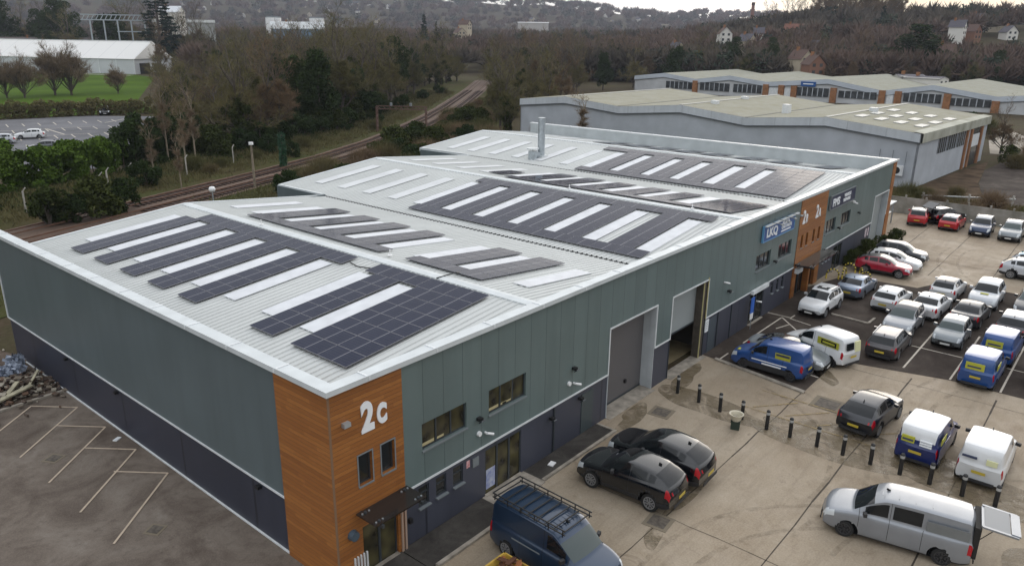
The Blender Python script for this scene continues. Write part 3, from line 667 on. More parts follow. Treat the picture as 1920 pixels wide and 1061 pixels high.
b = MB()
for a_ in ((0.3, 4.6, 2.06), (0.3, 16.3, 2.06), (0.3, 22.0, 2.06)): b.box(-0.12, -0.003+0.05, a_[1]-0.1, a_[1]+0.1, a_[2], a_[2]+0.12)
b.build('wall_lamp', M['black'], BL)
b = MB(); b.box(15.9, 15.98, -0.03, 0.0, 0, 0); 
for x, z in ((3.19, 1.1), (18.95, 0.86)):
    b = MB(); b.box(x-0.07, x+0.07, (-0.1 if x < 10 else 0.6), (0.049 if x < 10 else 0.719), z-0.09, z+0.09); b.build('key_box', M['black'], BL)
# unit numbers
def number(txt, x, z, size, sx, bold):
    return text_mesh('unit_number', txt, size, M['sign_white'], BL, (x, -0.06, z), (1, 0, 0), (0, 0, 1), sx, 0.02, bold)
number('2', 1.19, 5.56, 1.42, 0.74, 0.06); number('C', 1.86, 5.62, 0.92, 0.62, 0.055)
number('2', 40.78, 5.5, 1.35, 0.72, 0.03); number('B', 41.4, 5.5, 0.85, 0.72, 0.03)
number('2', 43.4, 5.5, 1.35, 0.72, 0.03); number('A', 44.02, 5.5, 0.85, 0.72, 0.03)
q = MB()
for k in range(5): q.box(0.58+k*0.13, 0.63+k*0.13, -0.1, -0.04, 0.25, 1.0)
q.box(0.55, 1.2, -0.09, -0.05, 0.2, 0.26); q.build('door_lettering', M['white_trim'], BL)
# signs
def sign(name, label, x0, x1, z0, z1, mtl, border):
    t = thing(name, label, 'sign', ((x0+x1)/2, 0, z0))
    X0 = -(x1-x0)/2; X1 = -X0; H = z1-z0
    q = MB(); q.box(X0, X1, -0.16, -0.04, 0, H); q.build('panel', mtl, t)
    q = MB()
    for a_ in ((X0-0.06, X1+0.06, -0.06, 0), (X0-0.06, X1+0.06, H, H+0.06), (X0-0.06, X0, 0, H), (X1, X1+0.06, 0, H)): q.box(a_[0], a_[1], -0.18, -0.04, a_[2], a_[3])
    q.build('border', border, t); return t, X0
t, X0 = sign('shop_sign', 'blue LKQ sign with white letters on the cladding left of the timber bay', 33.6, 38.8, 5.6, 6.55, M['sign_blue'], mat('sign_edge_blue', (0.12, 0.3, 0.5), 0.4))
text_mesh('lettering', 'LKQ', 0.78, M['sign_white'], t, (X0+0.4, -0.175, 0.22), (1, 0, 0), (0, 0, 1), 1.2, 0.01, 0.03)
text_mesh('lettering', 'EURO', 0.34, M['sign_white'], t, (X0+3.0, -0.175, 0.60), (1, 0, 0), (0, 0, 1), 1.35, 0.01, 0.016)
text_mesh('lettering', 'CAR PARTS', 0.29, M['sign_white'], t, (X0+2.9, -0.175, 0.33), (1, 0, 0), (0, 0, 1), 1.2, 0.01, 0.014)
q = MB(); q.box(X0+2.9, X0+4.6, -0.17, -0.161, 0.12, 0.22); q.build('underline', M['sign_white'], t)
for k in range(4):
    q = MB(); x = X0+0.8+k*1.15; q.box(x-0.03, x+0.03, -0.9, -0.04, 1.15, 1.19); q.obox((x, -0.95, 1.13), (0.26, 0.14, 0.08)); q.build('sign_lamp', M['sill'], t)
q = MB(); q.box(X0, 2.95, -0.34, -0.181, 0.99, 1.06); q.build('light_trough', M['white_trim'], t)
t, X0 = sign('shop_sign', 'dark navy FMS sign with white letters right of the timber bay', 46.3, 52.1, 5.62, 6.62, M['sign_navy'], M['sill'])
text_mesh('lettering', 'FMS', 0.80, M['sign_white'], t, (X0+0.35, -0.175, 0.2), (1, 0, 0), (0, 0, 1), 1.2, 0.01, 0.03)
text_mesh('lettering', 'VEHICLE', 0.34, M['sign_white'], t, (X0+3.0, -0.175, 0.57), (1, 0, 0), (0, 0, 1), 1.25, 0.01, 0.018)
text_mesh('lettering', 'REPAIRS', 0.34, M['sign_white'], t, (X0+2.9, -0.175, 0.2), (1, 0, 0), (0, 0, 1), 1.35, 0.01, 0.018)
t = thing('banner_flag', 'blue and white feather banner beside the glazed shop door', 'banner', (32.55, -0.35, 0))
q = MB(); q.cyl((0, 0, 0), (0, 0, 2.3), 0.02, n=6); q.build('pole', M['steel'], t)
q = MB(); q.box(-0.25, 0.25, -0.02, 0.02, 1.15, 2.2); q.build('cloth', mat('banner_blue', (0.02, 0.1, 0.42), 0.6), t)
q = MB(); q.box(-0.22, 0.22, -0.022, 0.022, 0.72, 1.149); q.build('white_panel', M['white'], t)
# flue and cowl on the far roof
t = thing('flue_stack', 'tall pale grey steel flue with a short cowl standing on the far roof', 'chimney', (47.9, 29.0, 6.2))
q = MB(); q.cyl((0, 0, 0.05), (0, 0, 4.05), 0.36, 0.36, 18); q.cyl((0, 0, 1.9), (0, 0, 1.98), 0.375, n=18); q.cyl((0, 0, 3.6), (0, 0, 3.68), 0.375, n=18); q.build('pipe', M['steel'], t, smooth=40)
q = MB(); q.box(-0.5, 0.5, -0.5, 0.5, -0.1, 0.35); q.build('base_box', M['coping'], t)
q = MB(); q.cyl((-1.1, 0.2, 0.0), (-1.1, 0.2, 0.9), 0.45, 0.45, 16); q.build('fan_drum', M['steel'], t, smooth=40)
q = MB(); q.cyl((-1.1, 0.2, 1.05), (-1.1, 0.2, 1.15), 0.62, 0.62, 16); q.cyl((-1.1, 0.2, 0.9), (-1.1, 0.2, 1.05), 0.05, n=6); q.build('cowl', M['coping'], t)
q = MB(); q.box(-1.0, -0.3, -0.15, 0.45, 0.25, 0.7); q.build('duct', M['steel'], t)

# ------------------------------------------------------------------ solar arrays
def panel_mat():
    a = NT('solar_cells'); X, Y, Z = a.xyz()
    # half-cut cells: fine grid, a pale line across the middle (object space of one module, 1 x 1 in UV-less units)
    fx = a.math('FRACT', a.math('MULTIPLY', X, 6.0)); fy = a.math('FRACT', a.math('MULTIPLY', Y, 12.0))
    g1 = a.math('MAXIMUM', a.math('LESS_THAN', fx, 0.05), a.math('LESS_THAN', fy, 0.07))
    n = a.noise(0.9, 3)
    base = a.ramp(n, [(0.3, (0.015, 0.019, 0.038)), (0.7, (0.024, 0.029, 0.052))])
    base = a.mix(a.math('MULTIPLY', g1, 0.35), base, (0.16, 0.16, 0.18))
    mid = a.math('LESS_THAN', a.math('ABSOLUTE', a.math('SUBTRACT', Y, 0.5)), 0.012)
    base = a.mix(a.math('MULTIPLY', mid, 0.7), base, (0.28, 0.28, 0.30))
    a.color(base); a.b.inputs['Roughness'].default_value = 0.07; a.b.inputs['IOR'].default_value = 1.12; a.b.inputs['Specular IOR Level'].default_value = 0.5
    return a.m
M['cells'] = panel_mat(); M['cellframe'] = mat('module_frame', (0.20, 0.20, 0.22), 0.6, spec=0.1)
# one unit module, 1 x 1, scaled by its object
PB = MB()
PB.k = 1; e = 0.012
for a_ in ((0, 1, 0, e*0.6), (0, 1, 1-e*0.6, 1), (0, e, e*0.6, 1-e*0.6), (1-e, 1, e*0.6, 1-e*0.6)): PB.box(a_[0], a_[1], a_[2], a_[3], 0, 0.04)
PB.k = 0; PB.box(e, 1-e, e*0.6, 1-e*0.6, 0.004, 0.036)
PMESH = None
def solar_array(label, rects):
    """rects: (x0, x1, nx, y0, y1, ny) blocks of modules lying on the roof slope"""
    global PMESH
    cx = sum(r[0]+r[1] for r in rects)/2/len(rects); cy = sum(r[3]+r[4] for r in rects)/2/len(rects)
    t = thing('solar_array', label, 'solar array', (cx, cy, slope(cx)), group='solar arrays on the roof')
    n = 0
    for (x0, x1, nx, y0, y1, ny) in rects:
        for i in range(nx):
            for j in range(ny):
                n += 1
                xa = x0+(x1-x0)*i/nx+0.01; xb = x0+(x1-x0)*(i+1)/nx-0.01; ya = y0+(y1-y0)*j/ny+0.01; yb = y0+(y1-y0)*(j+1)/ny-0.01
                za, zb = slope(xa), slope(xb)
                if PMESH is None: o = PB.build('solar_panel', [M['cells'], M['cellframe']], t); PMESH = o.data
                else: o = link('solar_panel', PMESH, t)
                o.location = (xa-cx, ya-cy, za+0.12-slope(cx)); o.rotation_euler = (0, -math.atan2(zb-za, xb-xa), 0)
                o.scale = (math.hypot(xb-xa, zb-za), yb-ya, 1)
    return n
na = []
na.append(solar_array('dark array of five fingers beside the ridge, towards the back of the nearest roof',
    [(2.8, 9.6, 7, 25.33, 26.95, 1), (2.8, 9.6, 7, 22.33, 24.0, 1), (2.8, 9.6, 7, 19.27, 20.93, 1), (2.8, 9.6, 7, 16.3, 17.95, 1), (2.8, 9.6, 7, 13.34, 15.0, 1), (9.6, 10.65, 1, 11.65, 25.8, 9)]))
na.append(solar_array('dark solid array nearest the timber corner, left slope of the nearest roof',
    [(2.83, 9.6, 7, 7.42, 9.08, 1), (2.83, 9.6, 7, 2.78, 6.2, 2), (9.6, 10.65, 1, 2.78, 9.87, 4)]))
na.append(solar_array('black array with four short fingers on the far slope of the nearest roof',
    [(12.15, 13.15, 1, 11.84, 24.3, 8), (13.15, 18.75, 6, 22.5, 24.15, 1), (13.15, 18.7, 6, 19.42, 21.05, 1), (13.15, 18.7, 6, 16.5, 18.15, 1), (13.15, 18.7, 6, 13.47, 15.1, 1)]))
na.append(solar_array('sky-reflecting array with two fingers by the front edge, far slope of the nearest roof',
    [(12.18, 13.2, 1, 4.62, 9.86, 3), (13.2, 18.7, 6, 7.5, 9.17, 1), (13.2, 18.7, 6, 4.6, 6.3, 1)]))
na.append(solar_array('large comb-shaped array on the left slope of the middle roof',
    [(23.1, 24.2, 1, 2.65, 21.6, 11), (30.8, 31.85, 1, 2.2, 22.2, 12), (24.2, 30.8, 7, 19.6, 21.4, 1), (24.2, 30.8, 7, 16.6, 18.45, 1), (24.2, 30.8, 7, 13.5, 15.45, 1), (24.2, 30.8, 7, 10.5, 12.45, 1), (24.2, 30.8, 7, 7.55, 9.4, 1), (24.2, 30.8, 7, 3.75, 5.55, 1)]))
na.append(solar_array('array of thin fingers on the far slope of the middle roof',
    [(33.4, 34.4, 1, 2.15, 21.5, 11), (34.6, 37.5, 3, 22.6, 24.2, 1), (34.4, 40.4, 6, 19.2, 20.85, 1), (34.4, 40.4, 6, 16.3, 17.95, 1), (34.4, 40.3, 6, 13.3, 14.95, 1), (34.4, 40.3, 6, 10.2, 11.85, 1), (34.4, 40.3, 6, 7.35, 9.0, 1), (34.4, 40.0, 6, 2.15, 5.4, 2)]))
na.append(solar_array('large array with white rooflight slots on the left slope of the farthest roof',
    [(45.25, 46.35, 1, 6.7, 23.0, 10), (53.0, 54.1, 1, 3.0, 25.0, 13), (46.35, 53.0, 7, 20.0, 21.9, 1), (46.35, 53.0, 7, 16.75, 18.9, 1), (46.35, 53.0, 7, 13.85, 15.7, 1), (46.35, 53.0, 7, 10.75, 12.8, 1), (46.35, 53.0, 7, 7.8, 9.5, 1), (45.4, 53.0, 8, 3.0, 6.8, 2)]))
na.append(solar_array('thin slivers of array beyond the last ridge, in front of the tall parapet',
    [(56.2, 57.2, 1, 3.3, 28.5, 13)]+[(57.2, 61.6, 5, y, y+1.65, 1) for y in (26.6, 23.6, 20.6, 17.6, 14.6, 11.0, 7.6, 3.4)]))
print('modules', na)
q = MB(); q.cyl((10.0, 11.5, slope(10)+0.1), (9.9, 10.8, slope(9.9)+0.06), 0.03, n=6); q.cyl((9.9, 10.8, slope(9.9)+0.06), (10.1, 9.9, slope(10.1)+0.08), 0.03, n=6); tag(q.build('roof_cable', M['black']), 'black cable from the comb of fingers to the solid array', 'cable'); q = MB(); q.cyl((10.9, 6.3, ZR+0.06), (11.9, 6.0, ZR+0.16), 0.03, n=6); q.cyl((11.9, 6.0, ZR+0.16), (12.6, 6.3, slope(12.6)+0.1), 0.03, n=6)
tag(q.build('roof_cable', M['black']), 'black cable looping over the nearest ridge towards the front edge', 'cable')
for i, (x, y) in enumerate([(11.2, 21.2), (32.7, 14.5), (32.7, 4.5), (12.1, 10.9)]):
    q = MB(); q.cyl((0, 0, 0), (0, 0, 0.32), 0.035, n=6); q.cyl((0, 0, 0.0), (0, 0, 0.05), 0.12, n=8)
    tag(q.build('roof_anchor', M['white'], loc=(x, y, slope(x)+0.08)), ['white anchor post on the nearest ridge', 'white anchor post on the middle ridge, the farther back of two', 'white anchor post on the middle ridge, near the front edge', 'low white anchor between the two arrays of the nearest far slope'][i], 'roof anchor')

# ------------------------------------------------------------------ vehicles
def paint(name, c, metallic=0.0, rough=0.3):
    return mat('paint_'+name, c, rough, metallic, coat=0.6, var=0.06, vscale=1.5)
PT = dict(white=paint('white', (0.62, 0.63, 0.64)), offwhite=paint('offwhite', (0.44, 0.46, 0.49)), black=paint('black', (0.005, 0.006, 0.008), 0.0, 0.14), blackgrey=paint('blackgrey', (0.022, 0.024, 0.03), 0.3),
    silver=paint('silver', (0.25, 0.265, 0.29), 0.45, 0.35), bluesilver=paint('bluesilver', (0.22, 0.27, 0.35), 0.6, 0.35), dullsilver=paint('dullsilver', (0.20, 0.22, 0.235), 0.5, 0.4), grey=paint('grey', (0.085, 0.088, 0.10), 0.5, 0.35), bronze=paint('bronze', (0.065, 0.062, 0.066), 0.5, 0.35),
    dkgrey=paint('dkgrey', (0.045, 0.048, 0.056), 0.4, 0.35), navy=paint('navy', (0.012, 0.028, 0.075), 0.3), vanblue=paint('vanblue', (0.012, 0.06, 0.22), 0.1), steelblue=paint('steelblue', (0.011, 0.030, 0.066), 0.3),
    royal=paint('royal', (0.01, 0.022, 0.12), 0.1), red=paint('red', (0.42, 0.010, 0.018)), crimson=paint('crimson', (0.32, 0.006, 0.028)), cyan=paint('cyan', (0.02, 0.35, 0.48)), greenblack=paint('greenblack', (0.02, 0.03, 0.035), 0.3))
M['carglass'] = mat('car_glass', (0.008, 0.010, 0.012), 0.05, spec=0.4); M['carglass_lt'] = mat('car_glass_pale', (0.025, 0.042, 0.042), 0.06, spec=0.7)
M['tyre'] = mat('tyre_rubber', (0.012, 0.012, 0.012), 0.85); M['alloy'] = mat('alloy', (0.32, 0.33, 0.35), 0.35, metal=0.6); M['darkalloy'] = mat('dark_alloy', (0.06, 0.06, 0.065), 0.4, metal=0.5)
M['lamp'] = mat('headlamp', (0.55, 0.58, 0.6), 0.12, spec=0.7); M['tail'] = mat('tail_lamp', (0.35, 0.008, 0.015), 0.15); M['plate_y'] = mat('yellow_plate', (0.46, 0.35, 0.04), 0.4); M['plate_w'] = mat('white_plate', (0.62, 0.62, 0.6), 0.4)
M['trim_blk'] = mat('car_black_trim', (0.02, 0.02, 0.022), 0.6); M['seam'] = mat('car_seam', (0.005, 0.005, 0.006), 0.8)
decal_m = mat('yellow_decal', (0.38, 0.37, 0.03), 0.4); decal_k = mat('dark_decal', (0.03, 0.04, 0.08), 0.5)

# profiles: s = metres back from the nose; D = deck / belt line, T = roof line (only inside the cabin)
def spec(L, W, wb, fo, D, T, wr, r, wins, doors, ws, rw, tumble=0.88, floor=0.22, clad=0, nose=0.16, tailr=0.10, van=False, hl=0.34, roofrail=False, Wroof=0.70):
    return dict(L=L, W=W, wb=wb, fo=fo, D=D, T=T, wr=wr, r=r, wins=wins, doors=doors, ws=ws, rw=rw, tumble=tumble, floor=floor, clad=clad, nose=nose, tailr=tailr, van=van, hl=hl, rail=roofrail, Wroof=Wroof)
SP = {}
SP['hatch'] = spec(4.25, 1.79, 2.62, 0.86, [(0, .52), (.12, .70), (.35, .79), (1.1, .93), (1.6, .97), (3.8, 1.02), (4.1, .98), (4.25, .80)], [(1.1, .93), (1.95, 1.38), (2.5, 1.46), (3.4, 1.41), (3.75, 1.30), (4.1, .98)], .70, .32,
    [(1.72, 2.42), (2.52, 3.25), (3.32, 3.62)], [1.25, 2.47, 3.45], (1.18, 1.93), (3.74, 4.08))
SP['sedan'] = spec(4.65, 1.82, 2.8, 0.85, [(0, .50), (.12, .68), (.35, .77), (1.25, .92), (1.8, .96), (3.7, 1.01), (4.45, .99), (4.6, .93), (4.65, .78)], [(1.2, .92), (2.1, 1.36), (2.7, 1.43), (3.3, 1.38), (3.6, 1.28), (4.1, 1.01)], .66, .32,
    [(1.85, 2.6), (2.7, 3.45)], [1.35, 2.65, 3.6], (1.3, 2.08), (3.5, 4.05))
SP['coupe'] = SP['sedan']
SP['estate'] = spec(4.65, 1.82, 2.75, 0.88, [(0, .52), (.12, .70), (.35, .80), (1.2, .94), (1.8, .99), (4.2, 1.03), (4.5, 1.0), (4.65, .82)], [(1.2, .94), (2.0, 1.40), (2.6, 1.49), (3.8, 1.46), (4.2, 1.38), (4.55, 1.0)], .70, .33,
    [(1.8, 2.55), (2.65, 3.4), (3.5, 4.15)], [1.3, 2.6, 3.55], (1.28, 1.98), (4.18, 4.52), roofrail=True)
SP['suv'] = spec(4.45, 1.86, 2.65, 0.88, [(0, .58), (.08, .80), (.30, .93), (1.15, 1.05), (1.7, 1.08), (4.0, 1.12), (4.3, 1.08), (4.45, .88)], [(1.15, 1.05), (1.9, 1.52), (2.45, 1.64), (3.6, 1.60), (3.95, 1.50), (4.35, 1.08)], .70, .36,
    [(1.75, 2.45), (2.55, 3.25), (3.35, 3.85)], [1.3, 2.5, 3.45], (1.22, 1.88), (3.93, 4.3), clad=1, roofrail=True, floor=.28)
SP['suvcoupe'] = spec(4.55, 1.90, 2.72, 0.88, [(0, .58), (.08, .80), (.30, .92), (1.25, 1.04), (1.8, 1.07), (4.0, 1.15), (4.4, 1.12), (4.55, .86)], [(1.2, 1.04), (2.0, 1.50), (2.6, 1.61), (3.5, 1.54), (4.0, 1.38), (4.42, 1.12)], .67, .37,
    [(1.85, 2.6), (2.7, 3.4), (3.5, 3.8)], [1.35, 2.65, 3.6], (1.28, 1.98), (3.72, 4.36), clad=1, floor=.28)
SP['mini'] = spec(3.75, 1.68, 2.46, 0.68, [(0, .55), (.1, .74), (.3, .84), (.95, .94), (1.4, .97), (3.3, .98), (3.6, .93), (3.75, .72)], [(.95, .94), (1.45, 1.32), (1.95, 1.42), (2.95, 1.40), (3.2, 1.34), (3.6, .93)], .74, .31,
    [(1.35, 2.3), (2.4, 3.05)], [1.15, 2.35], (1.0, 1.43), (3.2, 3.56))
SP['vansmall'] = spec(4.35, 1.82, 2.75, 0.86, [(0, .60), (.1, .82), (.4, .95), (1.0, 1.08), (1.4, 1.12), (4.1, 1.14), (4.28, 1.10), (4.35, .95)], [(.98, 1.08), (1.65, 1.62), (2.1, 1.79), (3.4, 1.83), (4.08, 1.79), (4.2, 1.62), (4.3, 1.05)], .80, .32,
    [(1.35, 2.15)], [1.2, 2.25, 3.2], (1.05, 1.63), None, tumble=.94, van=True, Wroof=.82)
SP['vanmid'] = spec(5.0, 1.94, 3.1, 0.92, [(0, .65), (.1, .88), (.4, 1.02), (.95, 1.14), (1.35, 1.18), (4.75, 1.2), (4.92, 1.15), (5.0, 1.0)], [(.9, 1.14), (1.6, 1.72), (2.0, 1.93), (3.0, 1.97), (4.75, 1.95), (4.87, 1.8), (4.96, 1.1)], .84, .34,
    [(1.3, 2.15)], [1.15, 2.3, 3.4], (.98, 1.58), None, tumble=.95, van=True, Wroof=.84)
SP['vito'] = spec(5.15, 1.92, 3.25, 0.90, [(0, .62), (.1, .86), (.4, 1.0), (1.05, 1.12), (1.5, 1.15), (4.85, 1.17), (5.08, 1.12), (5.15, 1.0)], [(1.0, 1.12), (1.75, 1.68), (2.2, 1.87), (3.2, 1.91), (4.9, 1.87), (5.02, 1.7), (5.1, 1.1)], .80, .34,
    [(1.45, 2.25), (2.42, 3.42)], [1.25, 2.33, 3.5], (1.08, 1.73), None, tumble=.94, van=True, Wroof=.80)

def loft(sp):
    L, W = sp['L'], sp['W']; D = pchip(sp['D']); T = pchip(sp['T']); s0, s1 = sp['T'][0][0], sp['T'][-1][0]
    def roofz(s): return max(D(s), T(s)) if s0 <= s <= s1 else D(s)
    st = set([0, L]); n = int(L/0.085)
    for i in range(n+1): st.add(round(L*i/n, 4))
    for k in sp['D']+sp['T']: st.add(k[0])
    st |= {0.03, 0.06, L-0.03, L-0.06}
    key = set()
    for a_, b_ in sp['wins']: key |= {a_, b_}
    for d in sp['doors']: key |= {d-0.009, d+0.009}
    key |= set(sp['ws'])
    if sp['rw']: key |= set(sp['rw'])
    key |= {0.36, L-0.2, L-0.34} if not sp['van'] else {0.36, L-0.13}
    st = [s for s in st if all(abs(s-k) > 0.03 for k in key)]+list(key); st = sorted(x for x in st if 0 <= x <= L)
    ws_ = [sp['fo'], sp['fo']+sp['wb']]; Ra = sp['r']+0.065
    side_t = [0, .07, .16, .27, .38, .49, .60, .71, .82, .91, .965, 1.0]; side_f = [.93, .975, .99, 1, 1.0, 1.0, .998, .992, .98, .962, .94, .91]
    cab = [.14, .5, .86, 1.0]; rf = [.90, .70, .45, .2]
    def hw(s):
        k = 1
        if s < .7: k *= 1-.15*(1-s/.7)**2.2
        if s > L-.6: k *= 1-sp['tailr']*((s-L+.6)/.6)**2
        return W/2*k
    rings = []
    for s in st:
        h = hw(s); d = D(s); rz = roofz(s); hc = max(0, rz-d); lo = sp['floor']+0.10*(1-min(1, s/.35))**2+0.10*(1-min(1, (L-s)/.4))**2
        fl = side_f[-1]; ring = []
        for t_, f_ in zip(side_t, side_f): ring.append((h*f_, lo+(d-lo)*t_))
        cz = min(1.0, hc/.28); wr_ = h*((1-cz)*.80+cz*sp['Wroof']*(1 if s < L-.5 or sp['van'] else 1))
        for u in cab:
            y = h*fl+(wr_-h*fl)*(u**1.15); z = d+hc*(u*.955)+(1-cz)*0.018*u
            ring.append((y, z))
        for q in rf+[0]:
            z = d+hc+(0.018 if cz < 1 else 0)*(1-cz)+0.035*(1-q*q)*(0.4+.6*cz); ring.append((wr_*q, z-0.0))
        rings.append(ring)
    nr = len(rings[0]); ns = len(side_t); nc = len(cab)
    V, key2 = [], {}
    def vert(i, j, sd):
        y, z = rings[i][j]
        k = (i, j, 0 if (j == nr-1) else sd)
        if k in key2: return key2[k]
        s = st[i]; x = L/2-s; x -= sp['nose']*(y/(W/2))**2*(1-2*s/L)
        zz = z
        if j < ns:
            for wc in ws_:
                dd = math.hypot(s-wc, zz-sp['r'])
                if abs(dd-Ra) < 0.045 and dd > 1e-3 and zz > sp['floor']+.02:
                    ns_ = wc+(s-wc)*Ra/dd; x += -(ns_-s); zz = sp['r']+(zz-sp['r'])*Ra/dd
        V.append((x, y*sd, zz)); key2[k] = len(V)-1; return key2[k]
    parts = {}
    def put(nm, f, k=0): parts.setdefault(nm, []).append((f, k))
    for i in range(len(st)-1):
        sm = (st[i]+st[i+1])/2
        hc = roofz(sm)-D(sm)
        for j in range(nr-1):
            for sd in (1, -1):
                if j < ns-1:
                    zc = (rings[i][j][1]+rings[i][j+1][1]+rings[i+1][j][1]+rings[i+1][j+1][1])/4
                    if any(math.hypot(sm-wc, zc-sp['r']) < Ra-0.012 for wc in ws_): continue
                f = (vert(i, j, sd), vert(i+1, j, sd), vert(i+1, j+1, sd), vert(i, j+1, sd))
                if sd == 1: f = f[::-1]
                nm, k = 'body', 0; tt = side_t[min(j, ns-1)]
                if j < ns-1:
                    if tt < .07: k = 1
                    if sp['clad'] and tt < .26: k = 1
                    if sp['clad'] and any(math.hypot(sm-wc, zc-sp['r']) < Ra+.05 for wc in ws_): k = 1
                    if any(abs(sm-d) < .009 for d in sp['doors']) and .1 < tt: k = 2
                    if sm < sp['hl'] and tt >= .71 and sm > .02: nm = 'headlight'
                    if sm > L-(.20 if not sp['van'] else .13) and (tt >= .60 if not sp['van'] else .49 <= tt < .95): nm = 'tail_light'
                elif j < ns-1+nc:
                    u = j-(ns-1)
                    if any(a_ < sm < b_ for a_, b_ in sp['wins']) and u in (1, 2) and hc > .08: nm = 'side_window'
                    elif hc > .1 and u in (1, 2) and sm < sp['wins'][0][0]+.05 and not sp['van']: nm = 'side_window' if sm > sp['wins'][0][0]-.25 else 'body'
                    if nm == 'body' and any(abs(sm-d) < .009 for d in sp['doors'][:-1]) and hc > .1: k = 2
                    if sm < .16: nm = 'headlight'
                else:
                    if sp['ws'][0] < sm < sp['ws'][1]: nm = 'windscreen'
                    elif sp['rw'] and sp['rw'][0] < sm < sp['rw'][1]: nm = 'rear_window'
                    elif hc > .3 and sm > sp['ws'][1]: nm = 'roof'
                    if sm > L-.05 and j == ns-1+nc and not sp['van']: nm = 'tail_light'
                put(nm+('#%d' % sd if nm in ('headlight', 'tail_light', 'side_window') else ''), f, k)
    for i in (0, len(st)-1):   # end caps
        for j in range(nr-1):
            for sd in (1, -1):
                pass
        ringv = [vert(i, j, 1) for j in range(nr)]+[vert(i, j, -1) for j in range(nr-2, -1, -1)]
        put('body', tuple(ringv) if i == 0 else tuple(ringv[::-1]), 0)
    # floor
    for i in range(len(st)-1):
        f = (vert(i, 0, 1), vert(i+1, 0, 1), vert(i+1, 0, -1), vert(i, 0, -1)); put('body', f, 1)
    return V, parts
LOFT = {}
def sub_mesh(name, V, fl, mats):
    idx = {}; vv = []; ff = []; mi = []
    for f, k in fl:
        g_ = []
        for a_ in f:
            if a_ not in idx: idx[a_] = len(vv); vv.append(V[a_])
            g_.append(idx[a_])
        ff.append(tuple(g_)); mi.append(k)
    me = bpy.data.meshes.new(name); me.from_pydata(vv, [], ff)
    for m_ in mats: me.materials.append(m_)
    me.polygons.foreach_set('material_index', mi); me.polygons.foreach_set('use_smooth', [True]*len(ff))
    me.set_sharp_from_angle(angle=R_(38)); me.update(); return me
WH = {}
def wheel_meshes(r, alloy):
    if (r, alloy) in WH: return WH[(r, alloy)]
    b = MB(); b.lathe([(r*.70, -.10), (r*.95, -.10), (r, -.07), (r, .07), (r*.95, .10), (r*.70, .10), (r*.66, .05), (r*.66, -.10), (r*.70, -.10)], 26, axis='Y')
    t = b.build('wheel', M['tyre'], smooth=50); me = t.data; bpy.data.objects.remove(t)
    b = MB(); b.k = 1; b.cyl((0, 0.02, 0), (0, 0.045, 0), r*.665, n=22); b.k = 0; b.cyl((0, 0.04, 0), (0, 0.085, 0), r*.16, n=10)
    for k in range(5):
        a_ = 2*PI*k/5; rot = Matrix.Rotation(a_, 3, 'Y')
        for o_ in (-.045, .045): b.obox(rot @ Vector((r*.38, .065, o_*1.1)), (r*.54, .035, .038), rot @ Matrix.Rotation(-o_*2.4, 3, 'Y'))
    b.lathe([(r*.60, .045), (r*.60, .09), (r*.69, .09), (r*.69, .045)], 24, axis='Y')
    t = b.build('rim', [M['alloy'] if alloy else M['darkalloy'], M['black']], smooth=40); me2 = t.data; bpy.data.objects.remove(t)
    WH[(r, alloy)] = (me, me2); return WH[(r, alloy)]
